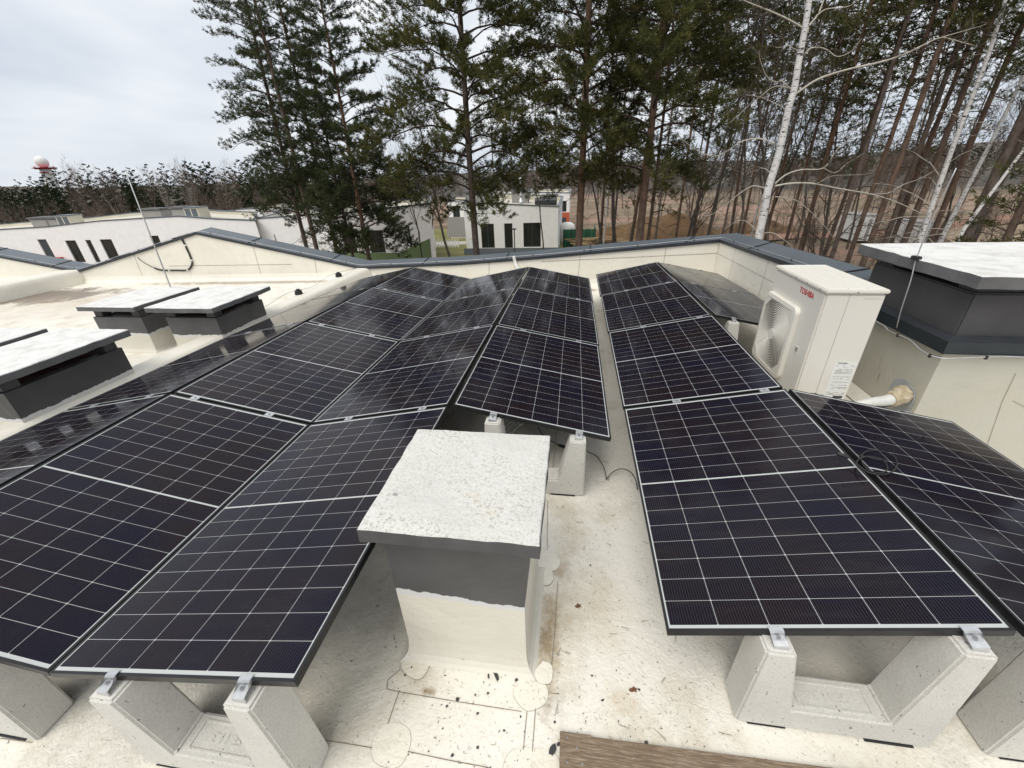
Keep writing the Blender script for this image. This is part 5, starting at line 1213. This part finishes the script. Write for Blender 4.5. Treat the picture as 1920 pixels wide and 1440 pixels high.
# --- wood behind: five shapes copied
VAR = [make_pine(300 + i, [24, 25, 22, 26, 21][i], [.12, .13, .10, .12, .11][i], [.46, .50, .42, .52, .38][i], [2.9, 3.3, 2.6, 3.3, 2.6][i], 62, blades=7, bl=(.12, .22), bw=.042, secs=9, tstep=.2, dead=26, shape=['flat', 'flat', 'round', 'flat', 'cone'][i], tk=6) for i in range(5)]
fr = random.Random(21)
GRP = 'tall pines crowding the wood behind the roof'
def wood_pine(x, y, k, sc, lab='tall bare trunked pine in the wood behind the roof', grp=GRP, nm='needle'):
    r = pine_obj(VAR[k], (x, y, hill(x, y)), fr.uniform(0, 6.28), sc, lab, grp, nm); r.rotation_euler = (fr.gauss(0, .022), fr.gauss(0, .028), fr.uniform(0, 6.28))
for u, v, y in ((1125, 430, 34), (1150, 430, 40), (1178, 430, 36), (1268, 430, 32), (1300, 430, 42), (1330, 430, 36), (1378, 430, 40), (1405, 430, 34), (1447, 430, 36), (1470, 440, 30), (1520, 430, 34), (1540, 440, 27), (1660, 430, 56), (1700, 430, 30), (1830, 430, 27), (1855, 420, 36), (1885, 420, 30), (1910, 420, 25),
                (1035, 420, 76), (1010, 420, 66), (960, 420, 74), (930, 420, 70), (1230, 420, 54), (1290, 420, 58), (1360, 420, 56), (1430, 420, 60), (1510, 420, 56), (1590, 420, 62), (1670, 420, 58), (1750, 420, 62), (1840, 420, 54), (1900, 420, 60)):
    wood_pine(xat(u, v, y), y + fr.uniform(-1, 1), fr.randrange(5), fr.uniform(.86, 1.12))
for k in range(26):   # beyond the right edge of the picture and behind
    x, y = fr.uniform(26, 60), fr.uniform(2, 45); wood_pine(x, y, fr.randrange(5), fr.uniform(.8, 1.1))
# --- bare trees
def make_bare(seed, H, r0, nb, up=.9, lev=3, spread=.9, tw=.006, crown0=.25, k0=6):
    g_ = np.random.default_rng(seed); T = Tubes(); B = Tubes()
    def grow(p, d, L_, r, lv):
        n = 6 if lv == 0 else 5; P = [p]; dd = d.copy()
        for i in range(n):
            dd = unit(dd + g_.normal(0, .10 if lv == 0 else .20, 3) + np.array([0, 0, .05 + .06 * lv])); P.append(P[-1] + dd * L_ / n)
        P = np.array(P); (T if lv == 0 else B).add(P, np.linspace(r, max(tw, r * .22), n + 1), k0 if lv == 0 else (4 if lv == 1 else 3))
        if lv < lev:
            m_ = nb if lv == 0 else (6 if lv == 1 else 5)
            for i in range(m_):
                f = crown0 + (1 - crown0) * (i + g_.uniform(0, 1)) / m_ if lv == 0 else g_.uniform(.2, 1)
                q_ = np.array([np.interp(f * n, np.arange(n + 1), P[:, j]) for j in range(3)]); a = g_.uniform(0, 6.28)
                out_ = np.array([math.cos(a), math.sin(a), 0]); nd = unit(dd * up * (1 if lv == 0 else .8) + out_ * spread + np.array([0, 0, .25]))
                grow(q_, nd, L_ * (g_.uniform(.28, .48) * (1.15 - .6 * f) if lv == 0 else g_.uniform(.35, .6)), max(tw, r * (1 - f * .7) * (.42 if lv == 0 else .5)), lv + 1)
    grow(np.zeros(3), np.array([0, 0, 1.]), H, r0, 0); return T.mesh('trunk'), B.mesh('branches')
BV = [make_bare(401, 11, .13, 18, lev=3, crown0=.2), make_bare(402, 13, .12, 16, up=1.3, spread=.7, lev=3, crown0=.35), make_bare(403, 9.5, .14, 20, lev=3, spread=1.1, crown0=.12), make_bare(404, 12, .10, 12, up=1.4, spread=.55, lev=2, crown0=.4)]
def bare(x, y, k, sc, tm, bm2, lab, grp=None, name='bare_tree'):
    r = empty(name, (x, y, hill(x, y)), fr.uniform(0, 6.28)); r.scale = (sc, sc, sc); tag(r, lab, 'tree', grp)
    for nm_, me_, mt in (('trunk', BV[k][0], tm), ('branches', BV[k][1], bm2)):
        o = bpy.data.objects.new(nm_, me_); C.objects.link(o); o.parent = r
        if not me_.materials: me_.materials.append(mt)
        o.material_slots[0].link = 'OBJECT'; o.material_slots[0].material = mt
GB = 'bare leafless trees before the far woods'
bare(xat(203, 400, 62), 62, 2, 1.08, M['greybark'], M['brownbark'], 'large spreading leafless tree before the far woods, right of the radar dome')
for (u, y, k, sc, pale, lab) in ((20, 55, 0, .72, 0, 'leafless tree at the far left edge before the woods'), (40, 58, 3, .42, 1, 'pale birch like leafless tree below the radar dome'), (118, 60, 2, .62, 0, 'bushy brown leafless tree left of the big spreading one'), (228, 56, 3, .62, 1, 'pale leafless birch just right of the big spreading tree'), (246, 64, 2, .95, 0, 'dark brown leafless tree behind the lightning rod'),
                                 (330, 58, 1, .62, 1, 'pale leafless birch standing out against the dark pines'), (385, 60, 1, .7, 1, 'white stemmed leafless birch left of the pine group'), (395, 66, 2, .95, 0, 'brown leafless crown beside the left pine group'), (425, 62, 0, .9, 0, 'brown leafless tree behind the leftmost pine'), (388, 70, 1, .78, 0, 'tall thin leafless tree rising above the far woods')):
    bare(xat(u, 400, y), y, k, sc, M['paletwig'] if pale else M['greybark'], M['paletwig'] if pale else M['brownbark'], lab)
for u, y in ((-40, 56), (-90, 60), (135, 68), (180, 70), (225, 68), (285, 70), (330, 74), (410, 74), (450, 68), (480, 74), (520, 78), (560, 72), (600, 80), (640, 76), (700, 70), (730, 64), (752, 60), (775, 66), (800, 74), (830, 80), (870, 84), (905, 90), (950, 86), (1000, 92), (1050, 88), (1090, 84), (1140, 80), (1190, 76), (1240, 82)):
    bare(xat(u, 400, y), y, fr.randrange(4), fr.uniform(.6, .85), M['greybark'], M['brownbark'], 'brown leafless tree in the line before the far woods', GB)
for k in range(60):
    u = fr.uniform(-60, 760); y = fr.uniform(56, 72); bare(xat(u, 400, y), y, fr.choice((0, 2, 2, 3)), fr.uniform(.40, .56), M['greybark'], M['brownbark'], 'low brown leafless tree at the foot of the far woods', 'low leafless trees at the foot of the far woods')
for u, y in ((790, 30), (808, 38), (848, 28), (1020, 43), (1130, 30), (1165, 27), (1290, 28), (1325, 36), (1400, 24), (1480, 24), (1570, 26), (1690, 32), (1780, 34), (1420, 40), (1300, 50), (1600, 46), (1500, 50), (1760, 50)):
    bare(xat(u, 430, y), y, fr.choice((1, 3, 1, 3, 0)), fr.uniform(.72, .95) if u < 1060 else fr.uniform(.95, 1.25), M['greybark'], M['greybark'], 'thin dark leafless tree standing between the pines', 'thin leafless trees between the pines')
for k in range(90):
    u = fr.uniform(1120, 1930); y = fr.uniform(30, 75)
    if 1570 < u < 1650 and y < 52: continue
    bare(xat(u, 430, y), y, fr.choice((0, 2, 2)), fr.uniform(.16, .34), M['greybark'], M['brownbark'], 'low tangled leafless bush on the site', 'leafless bushes on the building site', 'leafless_bush')
# dense young wood at the far right background
for k in range(260):
    a = fr.uniform(-.12, 1.2); d = fr.uniform(92, 170); x, y = d * math.sin(a), d * math.cos(a)
    bare(x, y, fr.randrange(4), fr.uniform(.5, .8), M['greybark'], M['brownbark'], 'small leafless tree on the far side of the cleared field', 'leafless trees beyond the cleared field')
# far woods as one mass
def woods():
    g_ = np.random.default_rng(9); low = [make_pine(500 + i, 11.5, .14, .18, 2.3, 20, blades=5, bl=(.2, .38), bw=.13, secs=8, tstep=.32, dead=0, shape='cone', tk=4) for i in range(3)]
    arr = []
    for l_ in low:
        v = np.empty(len(l_[1].vertices) * 3, np.float32); l_[1].vertices.foreach_get('co', v); arr.append(v.reshape(-1, 3))
        bpy.data.meshes.remove(l_[0])
    V = []; pos = []
    def put(x, y, s_):
        v = arr[g_.integers(3)]; a = g_.uniform(0, 6.28); c, s2 = math.cos(a), math.sin(a); s3 = s_ * g_.uniform(.72, 1.2)
        V.append(np.stack([v[:, 0] * c - v[:, 1] * s2, v[:, 0] * s2 + v[:, 1] * c, v[:, 2]], 1) * s3 + np.array([x, y, hill(x, y)]))
    for k in range(330):
        u = g_.uniform(-160, 770); y = g_.uniform(76, 112) if u > 150 else g_.uniform(70, 108); sc = np.interp(u, [-120, 0, 200, 400, 760], [.70, .70, .78, .78, .74]) * y / 84; put(at(u, 400, 'y', y)[0], y, sc)
    for k in range(330):
        u = g_.uniform(740, 1980); y = g_.uniform(150, 260); put(at(u, 380, 'y', y)[0], y, .95)
    for k in range(150):
        a = g_.uniform(-.9, 1.25); d = g_.uniform(380, 640); put(d * math.sin(a), d * math.cos(a), 1.3)
    V = np.concatenate(V); o = link('far_woods', mesh_np('far_woods', V, np.arange(len(V)).reshape(-1, 4)), M['needle_far']); tag(o, 'dark green far pine woods along the horizon', 'woods', kind='stuff')
    for l_ in low: bpy.data.meshes.remove(l_[1])
woods()
# --- birches
def birch(seed, u, v, y, H, r0, label, limbs_px=None, nl=14, c0=.35, lean=None, ut=None, dy=0):
    g_ = np.random.default_rng(seed); base = at(u, v, 'y', y); x0 = base[0]; T = Tubes(); B = Tubes()
    if ut: top = [at(a, b_, 'y', y) for a, b_ in ut]
    else: top = [np.array([x0 + .2, y, H + ZG])]
    pts = [np.array([x0 + .02, y, ZG]), base] + top; pts = catmull(pts, 4); P = np.array([p for p in pts]) - np.array([x0, y, ZG])
    hh = P[:, 2] / P[-1, 2]; rad = r0 * (1 - hh * .62); rad[0] *= 1.2; T.add(P, rad, 12)
    r = tag(empty('birch_tree', (x0, y, ZG)), label, 'tree'); off = np.array([x0, y, ZG])
    tips = []
    for L_ in (limbs_px or []):
        rr, pp = L_[0], L_[1]; dpt = g_.uniform(-.5, .5) if len(L_) < 3 else L_[2]
        q_ = [at(a, b_, 'y', y + dpt * (i / (len(pp) - 1)) ** 1.2) for i, (a, b_) in enumerate(pp)]
        q_ = np.array(catmull(q_, 4)) - off; B.add(q_, np.linspace(rr * .72, rr * .2, len(q_)), 6); tips.append(q_)
    for i in range(nl):
        t = c0 + (1 - c0) * (i + g_.uniform(0, 1)) / nl; p = np.array([np.interp(t, hh, P[:, j]) for j in range(3)]); a = g_.uniform(0, 6.28); L_ = g_.uniform(.8, 2.6) * (1.2 - .6 * t)
        d = np.array([math.cos(a), math.sin(a), g_.uniform(.1, .9)]); uu = np.linspace(0, 1, 7)[:, None]; q_ = p + L_ * (uu * d - np.array([0, 0, .35]) * uu ** 2) + g_.normal(0, .04, (7, 3)) * uu; B.add(q_, np.linspace(.028 * (1.2 - t), .006, 7), 5); tips.append(q_)
    W_ = Tubes()
    for q_ in tips:
        n = max(6, int(np.linalg.norm(q_[-1] - q_[0]) * 5))
        for k in range(n):
            f = g_.uniform(.2, 1); i = int(f * (len(q_) - 1)); d0 = unit(q_[min(i + 1, len(q_) - 1)] - q_[max(i - 1, 0)]); d = unit(d0 + g_.normal(0, .55, 3) + np.array([0, 0, .1])); L_ = g_.uniform(.25, .9)
            uu = np.linspace(0, 1, 4)[:, None]; s_ = q_[i] + L_ * (uu * d - np.array([0, 0, .2]) * uu ** 2); W_.add(s_, np.linspace(.006, .003, 4), 3)
            for j in range(3):
                e_ = s_[1 + j % 3]; W_.add(np.stack([e_, e_ + unit(d + g_.normal(0, .6, 3)) * L_ * .4]), [.0035, .002], 3)
    link('trunk', merged('trunk', T, B), [M['birch'], M['birchlimb']], r); link('twigs', W_.mesh('twigs'), M['brownbark'], r)
    return r
M['birchlimb'] = simple('birch_limb', (.52, .49, .42), (.40, .37, .31), 5, .8)
birch(1, 1424, 437, 15, 16, .175, 'large white birch with long curving limbs behind the coping corner', [
    (.040, [(1453, 344), (1475, 327), (1504, 318), (1544, 315), (1570, 280), (1599, 255)]), (.018, [(1544, 315), (1566, 324), (1590, 305), (1621, 287)]),
    (.045, [(1453, 349), (1482, 344), (1522, 344), (1570, 353), (1632, 364), (1679, 378), (1727, 400)]), (.020, [(1632, 364), (1665, 362), (1694, 346), (1725, 335), (1756, 318)]), (.012, [(1532, 344), (1560, 330), (1600, 328), (1640, 325)]),
    (.032, [(1452, 269), (1424, 260), (1391, 265), (1362, 284), (1337, 293), (1304, 280), (1271, 255)]), (.024, [(1435, 353), (1410, 349), (1380, 368), (1355, 389), (1329, 404), (1307, 400)]),
    (.020, [(1453, 369), (1475, 371), (1497, 378), (1523, 400), (1548, 426), (1566, 451)]), (.022, [(1418, 432), (1399, 415), (1380, 415), (1358, 430)]), (.020, [(1430, 437), (1450, 437), (1468, 448), (1482, 459)]),
    (.046, [(1492, 176), (1533, 149), (1587, 131), (1653, 116), (1697, 101), (1730, 85), (1762, 71), (1784, 74), (1828, 86)]), (.014, [(1762, 71), (1800, 60), (1828, 52), (1850, 45)]),
    (.026, [(1505, 108), (1517, 92), (1536, 89), (1552, 94), (1570, 106), (1596, 96), (1616, 72)]), (.055, [(1512, 62), (1517, 48), (1533, 28), (1544, 0), (1555, -40)]), (.024, [(1533, 28), (1550, 17), (1587, 13), (1605, 4)]),
    (.036, [(1507, 53), (1477, 36), (1447, 22), (1417, 10), (1394, 0), (1360, -20)]), (.022, [(1484, 168), (1465, 152), (1455, 154), (1437, 142), (1425, 111), (1423, 93)]), (.024, [(1484, 166), (1453, 162), (1427, 180), (1404, 198), (1368, 231)])],
    nl=5, c0=.6, ut=[(1439, 360), (1453, 313), (1463, 277), (1479, 202), (1489, 168), (1497, 119), (1508, 60), (1517, 0), (1522, -60)])
birch(2, 1721, 459, 20, 15, .13, 'first white birch left of the dark trunk, above the slab', nl=16, c0=.35, ut=[(1760, 350), (1800, 240), (1848, 118), (1885, 0), (1900, -60)])
birch(3, 1760, 461, 21, 15, .12, 'second white birch, between the dark pine and the orange pine', nl=14, c0=.35, ut=[(1815, 350), (1872, 240), (1920, 140), (1960, 40)])
birch(4, 1791, 461, 19, 13, .10, 'third thinner white birch leaning beside the orange pine', nl=10, c0=.4, ut=[(1830, 400), (1870, 347), (1911, 292), (1960, 230)])
birch(5, 1412, 430, 40, 13, .09, 'slim far birch left of the big birch', nl=12, c0=.35)
birch(6, 1133, 440, 38, 14, .08, 'slim white birch between the orange pines', nl=12, c0=.35)
